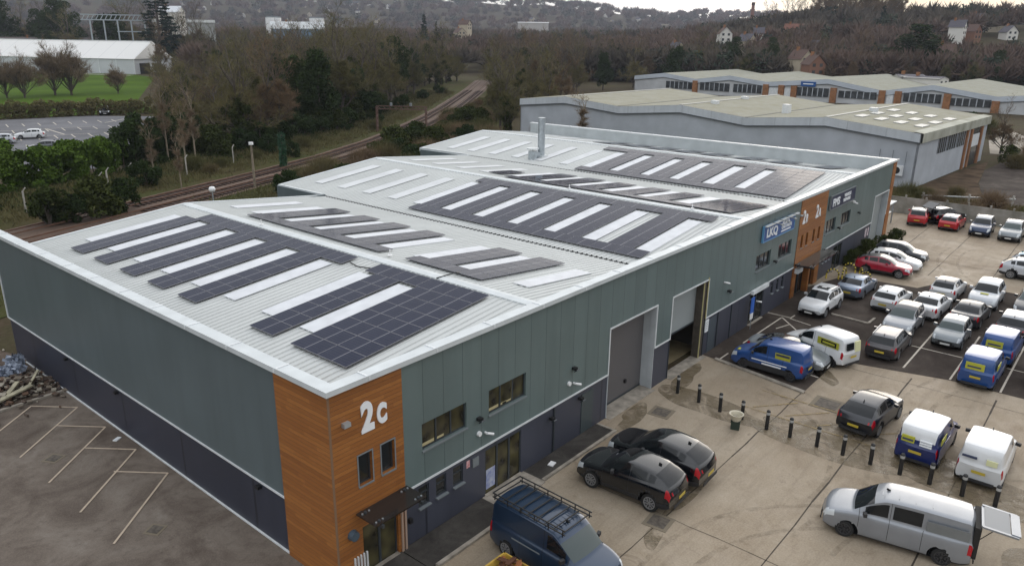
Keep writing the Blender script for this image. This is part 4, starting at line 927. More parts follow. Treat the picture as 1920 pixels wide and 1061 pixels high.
def car(kind, name, label, cat, x, y, heading, col, roofcol=None, glass='carglass', alloy=True, scale=1.0, rear_plate=True, group='vehicles parked in the yard', rail=None, rearglass=None, wide=1.0, tall=1.0):
    sp = SP[kind]
    if kind not in LOFT: LOFT[kind] = loft(sp)
    V, parts = LOFT[kind]; L, W = sp['L'], sp['W']
    t = thing(name, label, cat, (x, y, 0.012), R_(heading), group); t.scale = (scale, scale*wide, scale*tall)
    pm = PT[col]; gm_ = M[glass]
    for nm in parts:
        base = nm.split('#')[0]
        mm = {'body': [pm, M['trim_blk'], M['seam']], 'roof': [PT[roofcol] if roofcol else pm]*3, 'headlight': [M['lamp']]*3, 'tail_light': [M['tail']]*3, 'windscreen': [gm_]*3, 'side_window': [M['carglass']]*3, 'rear_window': [M[rearglass] if rearglass else M['carglass']]*3}[base]
        link(base, sub_mesh(base, V, parts[nm], mm), t)
    wm, rm = wheel_meshes(sp['r'], alloy)
    for s in (sp['fo'], sp['fo']+sp['wb']):
        for sd in (1, -1):
            o = link('wheel', wm, t, (L/2-s, sd*(W/2-.115), sp['r'])); o.rotation_euler = (0, 0, 0 if sd == 1 else PI)
            link('rim', rm, o, (0, 0.012, 0))
    # arch liners so the wheel openings read dark
    b = MB()
    for s in (sp['fo'], sp['fo']+sp['wb']):
        for sd in (1, -1):
            Ra = sp['r']+.062; prof = []
            for k in range(11):
                a_ = PI*k/10; prof.append((L/2-s+Ra*math.cos(a_), sp['r']+Ra*math.sin(a_)))
            o_ = len(b.v); b.v += [(px, sd*(W/2-.03), pz) for px, pz in prof]+[(px, sd*(W/2-.34), pz) for px, pz in prof]
            for k in range(10): b.f.append((o_+k, o_+k+1, o_+11+k+1, o_+11+k)); b.mi.append(0)
            b.f.append(tuple(range(o_+11, o_+22))); b.mi.append(0)
    b.build('wheel_arches', M['black'], t)
    # bumper details
    zn = sp['D'][0][1]; xn = L/2
    b = MB(); b.box(xn-.02, xn+.012, -.42*W/1.8, .42*W/1.8, zn-.16, zn-.03); b.box(xn-.02, xn+.01, -.55*W/1.8, .55*W/1.8, sp['floor']+.09, sp['floor']+.2); b.build('grille', M['black'], t)
    b = MB(); b.box(xn+.0125, xn+.022, -.26, .26, zn-.22, zn-.11); b.build('number_plate', M['plate_w'], t)
    zr_ = sp['D'][-1][1]
    b = MB(); b.box(-xn-.012, -xn+.02, -.62*W/1.8, .62*W/1.8, sp['floor']+.06, sp['floor']+.19); b.build('rear_bumper', M['trim_blk'], t)
    if rear_plate:
        b = MB(); b.box(-xn-.016, -xn-.002, -.26, .26, zr_-.26, zr_-.14); b.build('number_plate', M['plate_y'], t)
    sm = sp['wins'][0][0]+.05; zm = pchip(sp['D'])(sm)
    for sd in (1, -1):
        b = MB(); b.obox((L/2-sm-.02, sd*(W/2+.06), zm+.08), (.12, .2, .14), Matrix.Rotation(sd*.25, 3, 'Z')); b.build('mirror', M['trim_blk'] if sp['van'] or col in ('black',) else pm, t)
    if (sp['rail'] if rail is None else rail):
        Tf = pchip(sp['T'])
        for sd in (1, -1):
            b = MB(); yy = sd*W/2*sp['Wroof']*.97; s_a, s_b = sp['ws'][1]+.35, (sp['rw'][0]-.1 if sp['rw'] else L-.4)
            b.bar((L/2-s_a, yy, Tf(s_a)+.05), (L/2-s_b, yy, Tf(s_b)+.05), .04, .035); b.build('roof_rail', M['alloy'], t)
    Tf = pchip(sp['T']); sa = (sp['rw'][0]-.18 if sp['rw'] else sp['ws'][1]+.4)
    b = MB(); b.obox((L/2-sa, 0, Tf(sa)+.07), (.14, .03, .08), Matrix.Rotation(-.3, 3, 'Y')); b.build('aerial', M['black'], t)
    return t
def mbox(parent, name, m_, x0, x1, y0, y1, z0, z1):
    q = MB(); q.box(x0, x1, y0, y1, z0, z1); return q.build(name, m_, parent)

# two black SUVs, nose to the building
c1 = car('suvcoupe', 'parked_car', 'glossy black coupe SUV nearest the building corner, beside another black car', 'car', 11.68, -4.2, 92.5, 'black', tall=1.06)
c2 = car('suvcoupe', 'parked_car', 'black coupe SUV on the far side of its black twin, nose to the building', 'car', 13.92, -4.3, 92.5, 'black', scale=1.02, tall=1.06)
# dark blue van with a roof rack
v = car('vanmid', 'parked_van', 'dark blue panel van with a full roof rack, cut by the bottom edge', 'van', 5.88, -4.6, -92.5, 'steelblue', glass='carglass_lt')
for (nm_, xa, xb) in (('side_skin', -2.35, 0.95),):
    pass
rack = MB()
for sd in (1, -1):
    for z in (2.06, 2.22): rack.bar((1.0, sd*.74, z), (-2.35, sd*.74, z-.02), .035, .035)
    for k in range(6): rack.bar((0.9-k*.63, sd*.74, 1.95), (0.9-k*.63, sd*.74, 2.22), .03, .03)
for k in range(9): rack.bar((0.85-k*.39, -.74, 2.05), (0.85-k*.39, .74, 2.05), .04, .03)
rack.bar((-2.35, -.74, 2.2), (-2.35, .74, 2.2), .035, .035)
rack.build('roof_rack', M['black'], v)
for k in range(6): q = MB(); q.bar((0.6, -.55+k*.22, 1.985), (-2.2, -.55+k*.22, 1.965), .03, .012); q.build('roof_rib', PT['steelblue'], v)
q = MB(); q.bar((.1, -.975, .98), (-1.2, -.975, .98), .012, .05); q.build('side_moulding', M['sill'], v)
# silver van with its tailgate up
v = car('vito', 'parked_van', 'silver van with its tailgate raised, in the lower right', 'van', 15.52, -13.45, 100, 'silver', alloy=False, rear_plate=False)
for k in range(4): q = MB(); q.bar((.6-k*.55, .2, 1.945), (.6-k*.55, .5, 1.935), .02, .015); q.build('roof_rib', PT['silver'], v)
q = MB(); q.box(-2.60, -2.40, -.78, .78, .55, 1.80); q.build('load_opening', M['dark'], v)
q = MB(); rot = Matrix.Rotation(-.08, 3, 'Y')
for (cx_, cy_, lx, ly) in ((-3.14, .74, 1.1, .10), (-3.14, -.74, 1.1, .10), (-2.62, 0, .10, 1.4), (-3.60, 0, .28, 1.4)): q.obox(Vector((cx_, cy_, 1.86+(cx_+2.5)*.02)), (lx, ly, .07), rot)
tg = q.build('tailgate', PT['silver'], v)
q = MB(); q.obox((-3.05, 0, 1.87), (.78, 1.39, .03), rot); q.build('tailgate_glass', mat('smoky_glass', (0.16, 0.17, 0.18), 0.15), tg)
for sd in (.7, -.7): q = MB(); q.cyl((-2.5, sd, 1.2), (-2.95, sd, 1.83), .015, n=6); q.build('gas_strut', M['black'], v)
q = MB(); q.box(-1.95+.0, -.95, -.0, .0, 0, 0)
q = MB(); q.box(-2.3, -.95, .905, .925, 1.22, 1.62); q.build('blanked_side_panel', PT['dullsilver'], v)
# coupe-backed dark SUV beyond the bollards
car('suvcoupe', 'parked_car', 'dark grey coupe SUV parked just beyond the bollards', 'car', 24.55, -10.0, -5, 'blackgrey', rearglass='carglass', scale=.98)
# the two vans behind the right end of the bollards
v = car('vansmall', 'parked_van', 'dark blue van with a white roof behind the bollards', 'van', 23.55, -12.75, -1.5, 'royal', roofcol='white', alloy=False)
XR = -4.35/2
def rear_decal(v, y0, y1, z0, z1, m_, nm='decal'):
    q = MB(); x = XR+.085-.0; sl = .13
    q.add([(x-.085-(.0), y0, z0), (x-.085, y1, z0), (x-.085+sl*(z1-z0), y1, z1), (x-.085+sl*(z1-z0), y0, z1), (x-.02, y0, z0), (x-.02, y1, z0), (x-.02+sl*(z1-z0), y1, z1), (x-.02+sl*(z1-z0), y0, z1)],
          [(0,1,2,3),(7,6,5,4),(0,4,5,1),(1,5,6,2),(2,6,7,3),(3,7,4,0)]); return q.build(nm, m_, v)
def van_rear(v, decals=True, lettering='sign_white', win=False):
    rear_decal(v, .1, .62, 1.14, 1.42, decal_m)
    rear_decal(v, .14, .58, 1.22, 1.30, decal_k).location.x = -.005
    for k in range(3): rear_decal(v, -.6, -.12, 1.34-k*.11, 1.40-k*.11, M[lettering])
def side_decal(v, sd, x0, x1, z0, z1, m_, nm='decal', y=.905): return mbox(v, nm, m_, x0, x1, sd*y-.012, sd*y+.012, z0, z1)
van_rear(v)
side_decal(v, -1, -2.0, -.2, 0.42, 1.12, PT['royal'], 'lower_wrap', .9)
side_decal(v, -1, -1.75, -.9, 1.2, 1.5, decal_m, y=.875)
v = car('vansmall', 'parked_van', 'white van behind the bollards, rightmost of the pair', 'van', 23.5, -15.15, 0, 'white', alloy=False)
rear_decal(v, .15, .7, 1.32, 1.4, decal_k); rear_decal(v, -.6, -.2, 1.2, 1.42, mat('pale_yellow_decal', (0.6, 0.6, 0.35), 0.4))
# blue van and friends left of the parking bays
v = car('vansmall', 'parked_van', 'bright blue van with yellow side panel by the kerb near the open shutter', 'van', 27.28, -3.85, 90, 'vanblue', alloy=False)
side_decal(v, 1, -1.35, -.5, 1.16, 1.5, decal_m, y=.882); side_decal(v, 1, -1.3, -.55, 1.33, 1.45, decal_k, y=.889)
side_decal(v, 1, -1.2, .8, .78, .83, M['sign_white'], y=.908); side_decal(v, 1, -.9, .2, .62, .7, M['sign_white'], y=.908); side_decal(v, 1, -1.25, 1.25, .28, .6, M['trim_blk'], 'side_cladding', .907)
mbox(v, 'decal', decal_m, 1.55, 1.8, .3, .62, .985, 1.0)
car('sedan', 'parked_car', 'dark-roofed car hidden behind the bright blue van', 'car', 29.15, -4.1, -88, 'dullsilver', roofcol='black', glass='carglass_lt')
v = car('vansmall', 'parked_van', 'white van with yellow side panel and lit tail lamps, parked askew', 'van', 31.25, -5.25, 72, 'white', alloy=False)
side_decal(v, 1, -1.75, -.35, 1.16, 1.56, decal_m, y=.88); side_decal(v, 1, -1.6, -.6, 1.22, 1.5, M['carglass'], 'side_pane', y=.887); side_decal(v, 1, -1.5, -.7, 1.3, 1.42, decal_m, y=.893)
rear_decal(v, .05, .62, 1.2, 1.6, M['carglass'], 'rear_pane'); rear_decal(v, -.6, -.1, 1.0, 1.6, mat('pale_yellow_decal', (0.6, 0.6, 0.35), 0.4))
side_decal(v, 1, -.2, .9, .85, .9, decal_k, y=.91)
t_ = car('suv', 'parked_car', 'white SUV with a dark sunroof facing the camera by the timber bay', 'car', 39.35, -2.5, 178, 'white', scale=.97)
mbox(t_, 'sunroof', M['carglass'], -.45, .1, -.4, .4, 1.662, 1.672)
car('coupe', 'parked_car', 'blue-silver saloon beside the white SUV with the sunroof', 'car', 45.15, -3.2, -1, 'bluesilver')
car('hatch', 'parked_car', 'white hatchback seen from behind, between the blue-silver saloon and a white saloon', 'car', 43.75, -6.0, -3, 'white')
car('sedan', 'parked_car', 'white saloon with dark rear window behind the pale-bonneted grey car', 'car', 44.1, -8.45, -3, 'white')
car('hatch', 'parked_car', 'white hatchback with a black roof at the far edge of the bays', 'car', 49.1, -8.5, -2, 'white', roofcol='dkgrey')
car('suv', 'parked_car', 'silver crossover with black roof facing the camera, nose to the dark estate', 'car', 39.35, -7.85, 180, 'silver', roofcol='dkgrey', glass='carglass_lt', scale=.98, rail=False)
car('estate', 'parked_car', 'dark bronze estate car with roof rails at the near edge of the bays', 'car', 34.95, -8.12, 1, 'bronze', roofcol='grey')
car('mini', 'parked_car', 'small silver three-door hatchback facing the camera across an empty bay', 'car', 39.15, -10.7, 180, 'dullsilver', glass='carglass_lt', scale=1.02)
car('sedan', 'parked_car', 'dark grey saloon tucked behind the small silver hatchback', 'car', 44.15, -10.85, -2, 'dkgrey', roofcol='dkgrey')
t_ = car('suv', 'parked_car', 'white and grey crossover with a yellow paper on its bonnet', 'car', 48.9, -11.0, 180, 'offwhite', roofcol='white', rail=False)
mbox(t_, 'yellow_paper', decal_m, 1.15, 1.5, -.25, .25, 1.068, 1.075)
car('sedan', 'parked_car', 'dark grey saloon at the right edge, behind the silver-roofed SUV', 'car', 49.3, -13.7, 180, 'dkgrey', glass='carglass_lt')
car('suv', 'parked_car', 'silver-roofed dark SUV at the right edge, beyond the two blue vans', 'car', 43.2, -13.55, -1, 'bronze', roofcol='silver', rail=False)
v = car('vansmall', 'parked_van', 'blue van with yellow rear panel, farther of two in line', 'van', 38.55, -13.45, -1, 'vanblue', alloy=False); rear_decal(v, -.3, .55, 1.16, 1.52, decal_m); rear_decal(v, -.2, .45, 1.28, 1.36, decal_k).location.x = -.005
v = car('vansmall', 'parked_van', 'blue van with yellow rear panel, nearer of two in line', 'van', 34.2, -13.2, -1, 'vanblue', alloy=False); rear_decal(v, -.35, .55, 1.16, 1.52, decal_m); rear_decal(v, -.2, .45, 1.28, 1.36, decal_k).location.x = -.005
side_decal(v, -1, -1.7, -.8, 1.2, 1.5, decal_m, y=.88)
car('hatch', 'parked_car', 'grey car cut off by the right edge beside the nearer blue van', 'car', 36.0, -16.1, 180, 'silver')
# the row at the front wall by the entrance
car('suvcoupe', 'parked_car', 'crimson car with white lettering facing away from the wall', 'car', 51.6, -3.3, -85, 'crimson', roofcol='dkgrey', glass='carglass_lt', scale=.93)
car('hatch', 'parked_car', 'white hatchback between the crimson car and a dark car', 'car', 54.1, -3.45, -87, 'white', glass='carglass_lt')
car('suv', 'parked_car', 'dark grey SUV, farthest of three beside the wall', 'car', 56.9, -3.3, -88, 'dkgrey', roofcol='grey', glass='carglass_lt', scale=.95, rail=False)
# along the concrete fence
car('suv', 'parked_car', 'bright red SUV at the left end of the row by the concrete fence', 'car', 73.2, -0.9, 8, 'red', roofcol='greenblack')
t_ = car('suv', 'parked_car', 'black car with its tailgate open between two red cars', 'car', 75.3, -2.9, -30, 'black')
q = MB(); q.obox((-2.2, 0, 1.95), (1.0, 1.3, .08), Matrix.Rotation(-.5, 3, 'Y')); q.build('tailgate', PT['black'], t_)
car('hatch', 'parked_car', 'small red hatchback with a pale roof by the concrete fence', 'car', 73.1, -4.05, -2, 'red', roofcol='silver')
car('suv', 'parked_car', 'dark blue SUV with a silver roof by the concrete fence', 'car', 72.6, -6.75, 182, 'navy', roofcol='silver')
car('suv', 'parked_car', 'silver SUV with a black bumper facing out from the concrete fence', 'car', 72.3, -9.3, 180, 'dullsilver', glass='carglass_lt', roofcol='silver')
car('suvcoupe', 'parked_car', 'white coupe SUV seen side-on at the right edge of the yard', 'car', 57.85, -12.7, -92, 'offwhite')
car('hatch', 'parked_car', 'car with turquoise roof just behind the side-on white SUV', 'car', 60.9, -12.9, -95, 'offwhite', roofcol='cyan')
car('hatch', 'parked_car', 'white car half out of frame beside the silver SUV at the fence', 'car', 71.6, -12.0, 180, 'white')
# far car park
car('hatch', 'parked_car', 'white hatchback in the far car park on the left', 'car', 35.4, 131.3, 157, 'white', scale=1.12)
car('hatch', 'parked_car', 'white car cut by the left edge in the far car park', 'car', 29.6, 127.4, 157, 'offwhite', scale=1.12)
car('suv', 'parked_car', 'dark car by the hedge of the far car park', 'car', 61.6, 163.5, -115, 'black', scale=1.15)
car('hatch', 'parked_car', 'dull grey car half hidden by the tall hedge', 'car', 31.4, 114.0, 157, 'grey', scale=1.12)

# ------------------------------------------------------------------ trees
M['bark'] = mat('bark', (0.075, 0.062, 0.05), 0.95, var=0.35, vscale=2); M['bark_pale'] = mat('pale_bark', (0.20, 0.165, 0.12), 0.9, var=0.35, vscale=1.5)
def twig_mat(name, c, c2):
    a = NT(name); a.b.inputs['Roughness'].default_value = 0.95; a.b.inputs['Specular IOR Level'].default_value = 0.05
    oi = a.n('ObjectInfo'); n = a.noise(0.35, 4)
    a.color(a.mix(a.math('MULTIPLY_ADD', oi.outputs['Random'], 0.6, a.math('MULTIPLY', n, 0.5)), c, c2)); return a.m
M['twig'] = twig_mat('brown_twigs', (0.20, 0.138, 0.085), (0.10, 0.075, 0.048)); M['twig_green'] = twig_mat('lichened_twigs', (0.18, 0.150, 0.072), (0.085, 0.082, 0.036)); M['twig_pale'] = twig_mat('pale_twigs', (0.22, 0.165, 0.11), (0.15, 0.115, 0.08))
M['leaf'] = twig_mat('evergreen_leaves', (0.020, 0.034, 0.014), (0.036, 0.052, 0.016)); M['ivy'] = twig_mat('ivy_leaves', (0.022, 0.032, 0.010), (0.055, 0.066, 0.020)); M['laurel'] = twig_mat('laurel_leaves', (0.045, 0.088, 0.015), (0.12, 0.17, 0.03)); M['needles'] = twig_mat('conifer_needles', (0.010, 0.022, 0.016), (0.020, 0.034, 0.022)); M['scrub'] = twig_mat('scrub', (0.14, 0.105, 0.058), (0.085, 0.09, 0.035))
def tri_mesh(name, P, mtl):
    """P: (n, k, 3) polygons -> mesh"""
    P = np.asarray(P, dtype=np.float32); n, k, _ = P.shape
    me = bpy.data.meshes.new(name); me.vertices.add(n*k); me.vertices.foreach_set('co', P.reshape(-1)); me.loops.add(n*k)
    me.loops.foreach_set('vertex_index', np.arange(n*k, dtype=np.int32)); me.polygons.add(n); me.polygons.foreach_set('loop_start', np.arange(0, n*k, k, dtype=np.int32))
    try: me.polygons.foreach_set('loop_total', np.full(n, k, dtype=np.int32))
    except Exception: pass
    me.materials.append(mtl); me.update(calc_edges=True); me.validate(); return me
def slivers(p, d, L, wd):
    """thin triangles from p along d"""
    n = len(p); r = rng.normal(size=(n, 3)); r = np.cross(d, r); r /= np.linalg.norm(r, axis=1, keepdims=True)+1e-9
    a = p-r*wd[:, None]/2; b = p+r*wd[:, None]/2; c = p+d*L[:, None]; return np.stack([a, b, c], 1)
def unit(v): return v/(np.linalg.norm(v, axis=1, keepdims=True)+1e-9)
def grow(H, spread, trunk_h, r0, n1, up=0.5, levels=(6, 5, 5), seed=0, twn=4, twl=0.9, tww=0.035):
    """returns limb MB and twig triangle array, height about H"""
    rg = np.random.default_rng(seed); mb = MB(); 
    mb.cyl((0, 0, -0.3), (0, 0, trunk_h), r0, r0*.75, 8, False)
    segs = [(np.array([0, 0, trunk_h*.6]), np.array([0, 0, 1.0]), H*.62, r0*.7)]
    base = [(np.array([0, 0, trunk_h*.95]), np.array([0.03, 0.02, 1.0]), H-trunk_h-1.5, r0*.7)]
    for i in range(n1):
        t = i/n1; a_ = i*2.4+rg.uniform(-.3, .3); el = up+(1-up)*t*.8+rg.uniform(-.12, .12)
        d = np.array([math.cos(a_)*math.cos(el*1.4), math.sin(a_)*math.cos(el*1.4), math.sin(el*1.4)+.12]); d /= np.linalg.norm(d)
        z = trunk_h*(.55+.45*min(1, t*1.4))+max(0, t-.4)*(H-trunk_h)*.45; Lh = spread*(1.05-.35*t)*rg.uniform(.8, 1.1)
        base.append((np.array([0, 0, z]), d, Lh*.75, r0*.45*(1-.4*t)))
    cur = base; tw_p, tw_d = [], []
    for lv, nb in enumerate(levels):
        nxt = []
        for (p, d, L, r) in cur:
            bend = rg.normal(size=3)*.12; bend[2] += .16; mid = p+d*L*.5+bend*L*.18; d2 = d+bend; d2 /= np.linalg.norm(d2); end = mid+d2*L*.5
            if r > .012:
                nn = 5 if lv == 0 else (4 if lv == 1 else 3)
                mb.cyl(p, mid, r, r*.75, nn, False); mb.cyl(mid, end, r*.75, r*.4, nn, False)
            for k in range(nb):
                t = .3+.7*(k+rg.uniform(.2, .9))/nb; q = (p+(mid-p)*t*2) if t < .5 else (mid+(end-mid)*(t-.5)*2)
                v = rg.normal(size=3); v -= v.dot(d2)*d2; v /= np.linalg.norm(v)+1e-9; nd = d2*.75+v*.75; nd[2] += .22; nd /= np.linalg.norm(nd)
                nxt.append((q, nd, L*rg.uniform(.36, .56), r*.42))
        cur = nxt
    P = np.array([c[0] for c in cur]); D = np.array([c[1] for c in cur]); Ls = np.array([c[2] for c in cur])
    tris = [slivers(P, D, np.maximum(Ls, twl), np.full(len(P), tww*1.3))]
    for k in range(twn):
        t = rg.uniform(.1, 1, len(P))[:, None]; q = P+D*Ls[:, None]*t; d = unit(D+rg.normal(size=D.shape)*.65+np.array([0, 0, .15]))
        tris.append(slivers(q, d, rg.uniform(.6, 1.3, len(P))*twl, np.full(len(P), tww)))
    return mb, np.concatenate(tris), P
def leaves(C, R, n, size, seed, squash=1.0, shell=.55):
    """leaf quads spread through blobs with centres C and radii R"""
    rg = np.random.default_rng(seed); w_ = np.array(R)**2; idx = rg.choice(len(C), n, p=w_/w_.sum()); d = unit(rg.normal(size=(n, 3)))
    rad = np.array(R)[idx]*(shell+(1-shell)*rg.random(n)**.6)*(0.85+.3*rg.random(n)); p = np.array(C)[idx]+d*rad[:, None]*np.array([1, 1, squash])
    a_ = unit(rg.normal(size=(n, 3))); b_ = unit(np.cross(a_, rg.normal(size=(n, 3)))); s_ = size*rg.uniform(.6, 1.4, n)[:, None]
    return np.stack([p-a_*s_-b_*s_*.5, p+a_*s_-b_*s_*.5, p+a_*s_+b_*s_*.5, p-a_*s_+b_*s_*.5], 1)
def blobs(H, z0, rmax, n, seed, taper=1.0):
    rg = np.random.default_rng(seed); C, R = [], []
    for i in range(n):
        z = z0+(H-z0)*rg.random(); k = math.sin(PI*min(1, max(.08, (z-z0)/(H-z0)*.85+.12)))**.7 if taper == 1 else 1-(z-z0)/(H-z0)*.85
        a_ = rg.uniform(0, 6.28); rr = rmax*k*math.sqrt(rg.random())*.8; C.append((rr*math.cos(a_), rr*math.sin(a_), z)); R.append(rmax*rg.uniform(.22, .42)*(.5+.5*k))
    return C, R
PROTO = {}
HOLD = bpy.data.collections.new('unused')
def proto(key, name, parts):
    """parts: [(part name, mesh)]"""
    PROTO[key] = (name, parts)
def plant(key, x, y, h_scale=1.0, rz=None, label=None, cat='tree', group=None, wscale=None, z=None):
    nm, parts = PROTO[key]; zz = hgt(x, y) if z is None else z
    t = thing(nm, label, cat, (x, y, zz-.05), random.uniform(0, 6.28) if rz is None else rz, group); ws = wscale or h_scale; t.scale = (ws, ws, h_scale)
    for pn, me in parts: link(pn, me, t)
    return t
def mbmesh(mb, name, m_):
    o = mb.build(name, m_, smooth=60); me = o.data; bpy.data.objects.remove(o); return me
for i, (H, sp_, th, r0, n1, up_) in enumerate([(15, 6.0, 3.5, .34, 9, .35), (16, 5.0, 4.5, .30, 8, .55), (14, 6.5, 3.0, .38, 10, .25), (17, 5.0, 5, .32, 9, .5)]):
    mb, tr, P = grow(H, sp_, th, r0, n1, up_, (6, 5, 4), seed=11+i, twn=5, twl=1.0, tww=.05)
    proto('bare%d' % i, 'bare_tree', [('trunk', mbmesh(mb, 'trunk', M['bark'])), ('crown', tri_mesh('crown', tr, M['twig']))])
    proto('bareg%d' % i, 'bare_tree', [('trunk', PROTO['bare%d' % i][1][0][1]), ('crown', tri_mesh('crown', tr, M['twig_green']))])
    # the same kind of tree clothed in ivy
    rg = np.random.default_rng(40+i); sel = P[rg.choice(len(P), 26)]; C = [(0, 0, z) for z in np.arange(.8, H*.62, .7)]+[tuple(q*np.array([.8, .8, .9])) for q in sel if q[2] < H*.9]
    Rr = [rg.uniform(.5, .95) for _ in C]
    proto('ivy%d' % i, 'ivy_clad_tree', [('trunk', PROTO['bare%d' % i][1][0][1]), ('crown', tri_mesh('crown', tr[::2], M['twig_green'])), ('ivy', tri_mesh('ivy', leaves(C, Rr, 5200, .13, 60+i, shell=.3), M['ivy']))])
mb, tr, P = grow(9.5, 7.0, 1.3, .3, 15, .5, (6, 5, 4), seed=31, twn=6, twl=1.1, tww=.04)
proto('round', 'bare_tree', [('trunk', mbmesh(mb, 'trunk', M['bark'])), ('crown', tri_mesh('crown', tr, M['twig_pale']))])
mb, tr, P = grow(10, 1.5, 5.0, .11, 6, .9, (5, 4, 3), seed=33, twn=3, twl=.7, tww=.03)
proto('birch', 'birch_tree', [('trunk', mbmesh(mb, 'trunk', M['bark_pale'])), ('crown', tri_mesh('crown', tr, M['twig_pale']))])
for i, (H, r_, z0, nb, ml_) in enumerate([(13, 4.2, 1.5, 34, 'leaf'), (10, 3.6, .6, 30, 'leaf'), (16, 4.6, 2.0, 40, 'leaf')]):
    C, Rr = blobs(H, z0, r_, nb, 70+i); mb = MB(); mb.cyl((0, 0, -.3), (0, 0, H*.7), .3, .1, 8, False)
    for q in C[::3]: mb.cyl((0, 0, q[2]*.6), q, .1, .03, 4, False)
    proto('ever%d' % i, 'evergreen_tree', [('trunk', mbmesh(mb, 'trunk', M['bark'])), ('crown', tri_mesh('crown', leaves(C, Rr, 9000, .17, 80+i), M[ml_]))])
for i, (H, r_) in enumerate([(17, 3.6), (13, 2.2)]):
    C, Rr = [], []; rg = np.random.default_rng(90+i)
    for z in np.arange(1.5, H, .55):
        k = (1-(z-1)/(H-.5))*r_+.15
        for q in range(max(3, int(7*k/r_)+2)):
            a_ = rg.uniform(0, 6.28); rr = k*rg.uniform(.35, .95); C.append((rr*math.cos(a_), rr*math.sin(a_), z-.18*rr)); Rr.append(.32+.35*k/r_)
    mb = MB(); mb.cyl((0, 0, -.3), (0, 0, H*.95), .26, .05, 8, False)
    proto('conifer%d' % i, 'conifer', [('trunk', mbmesh(mb, 'trunk', M['bark'])), ('crown', tri_mesh('crown', leaves(C, Rr, 7000, .14, 95+i, squash=.5, shell=.3), M['needles']))])
for i in range(2):
    C, Rr = blobs(2.6, .3, 1.9, 16, 120+i); mb = MB()
    for q in C[::2]: mb.cyl((0, 0, 0), q, .05, .02, 4, False)
    proto('bush%d' % i, 'evergreen_bush', [('stems', mbmesh(mb, 'stems', M['bark'])), ('foliage', tri_mesh('foliage', leaves(C, Rr, 3200, .09, 130+i), M['leaf' if i else 'ivy']))])
    rg = np.random.default_rng(140+i); n = 2600; p0 = np.stack([rg.normal(0, .5, n), rg.normal(0, .5, n), rg.uniform(0, 1.2, n)], 1); d = unit(np.stack([rg.normal(0, .5, n), rg.normal(0, .5, n), rg.uniform(.3, 1, n)], 1))
    proto('scrub%d' % i, 'bare_bush', [('branches', tri_mesh('branches', slivers(p0, d, rg.uniform(.6, 1.7, n), np.full(n, .035)), M['twig' if i else 'scrub']))])

# ------------------------------------------------------------------ railway, verges, hedges
def poly_off(pts, off):
    out = []
    for i, p in enumerate(pts):
        a_ = pts[max(0, i-1)]; b_ = pts[min(len(pts)-1, i+1)]; d = Vector((b_[0]-a_[0], b_[1]-a_[1])).normalized(); out.append((p[0]-d.y*off, p[1]+d.x*off))
    return out
LINE = [(-60, 33.5), (-20, 45), (0, 51.5), (18, 57.3), (32, 62.5), (46, 67.5), (60, 73.3), (76, 81.5), (92, 91.5), (110, 103.5), (130, 118), (155, 137), (185, 160), (230, 196)]
def ribbon(pts, o0, o1, z0, z1=None):
    A_ = poly_off(pts, o0); B_ = poly_off(pts, o1); b = MB(); n = len(pts); z1 = z0 if z1 is None else z1
    b.add([(p[0], p[1], z0) for p in A_]+[(p[0], p[1], z1) for p in B_], [(i, n+i, n+i+1, i+1)[::-1] for i in range(n-1)]); return b
def dense(pts, step):
    out = []
    for i in range(len(pts)-1):
        a_, b_ = Vector(pts[i]), Vector(pts[i+1]); k = max(1, int((b_-a_).length/step)); out += [tuple(a_+(b_-a_)*j/k) for j in range(k)]
    return out+[pts[-1]]
a = NT('track_ballast'); n1 = a.noise(0.6, 7, rough=.7); n2 = a.noise(9, 4); a.b.inputs['Roughness'].default_value = .95
a.color(a.mix(.4, a.ramp(n1, [(.35, (.065, .038, .026)), (.65, (.11, .066, .045))]), a.ramp(n2, [(.3, (.03, .02, .015)), (.7, (.2, .14, .10))]))); M['ballast'] = a.m
a = NT('verge_grass'); a.b.inputs['Specular IOR Level'].default_value = .05; n1 = a.noise(.12, 7, rough=.7, dist=.6); n2 = a.noise(1.6, 7, rough=.75); n3 = a.noise(8, 4); a.b.inputs['Roughness'].default_value = .95
base = a.ramp(n1, [(.34, (.075, .055, .028)), (.48, (.058, .060, .022)), (.66, (.050, .066, .020))])
a.color(a.mix(a.math('MULTIPLY', a.ramp(n2, [(.4, (0,)*3), (.62, (1,)*3)]), .6), base, a.mix(n3, (.035, .03, .014), (.10, .085, .045)))); a.bump(n2, .7, .4); M['verge'] = a.m
struct(ribbon(LINE, -.4, 7.6, .10).build('track_bed', M['ballast']))
struct(ribbon(LINE, 7.6, 22, .07, .6).build('grass_verge', M['verge'])); struct(ribbon(LINE, -14, -.4, .05).build('grass_verge', M['verge']))
RL = poly_off(dense(LINE, 1.0), 0)
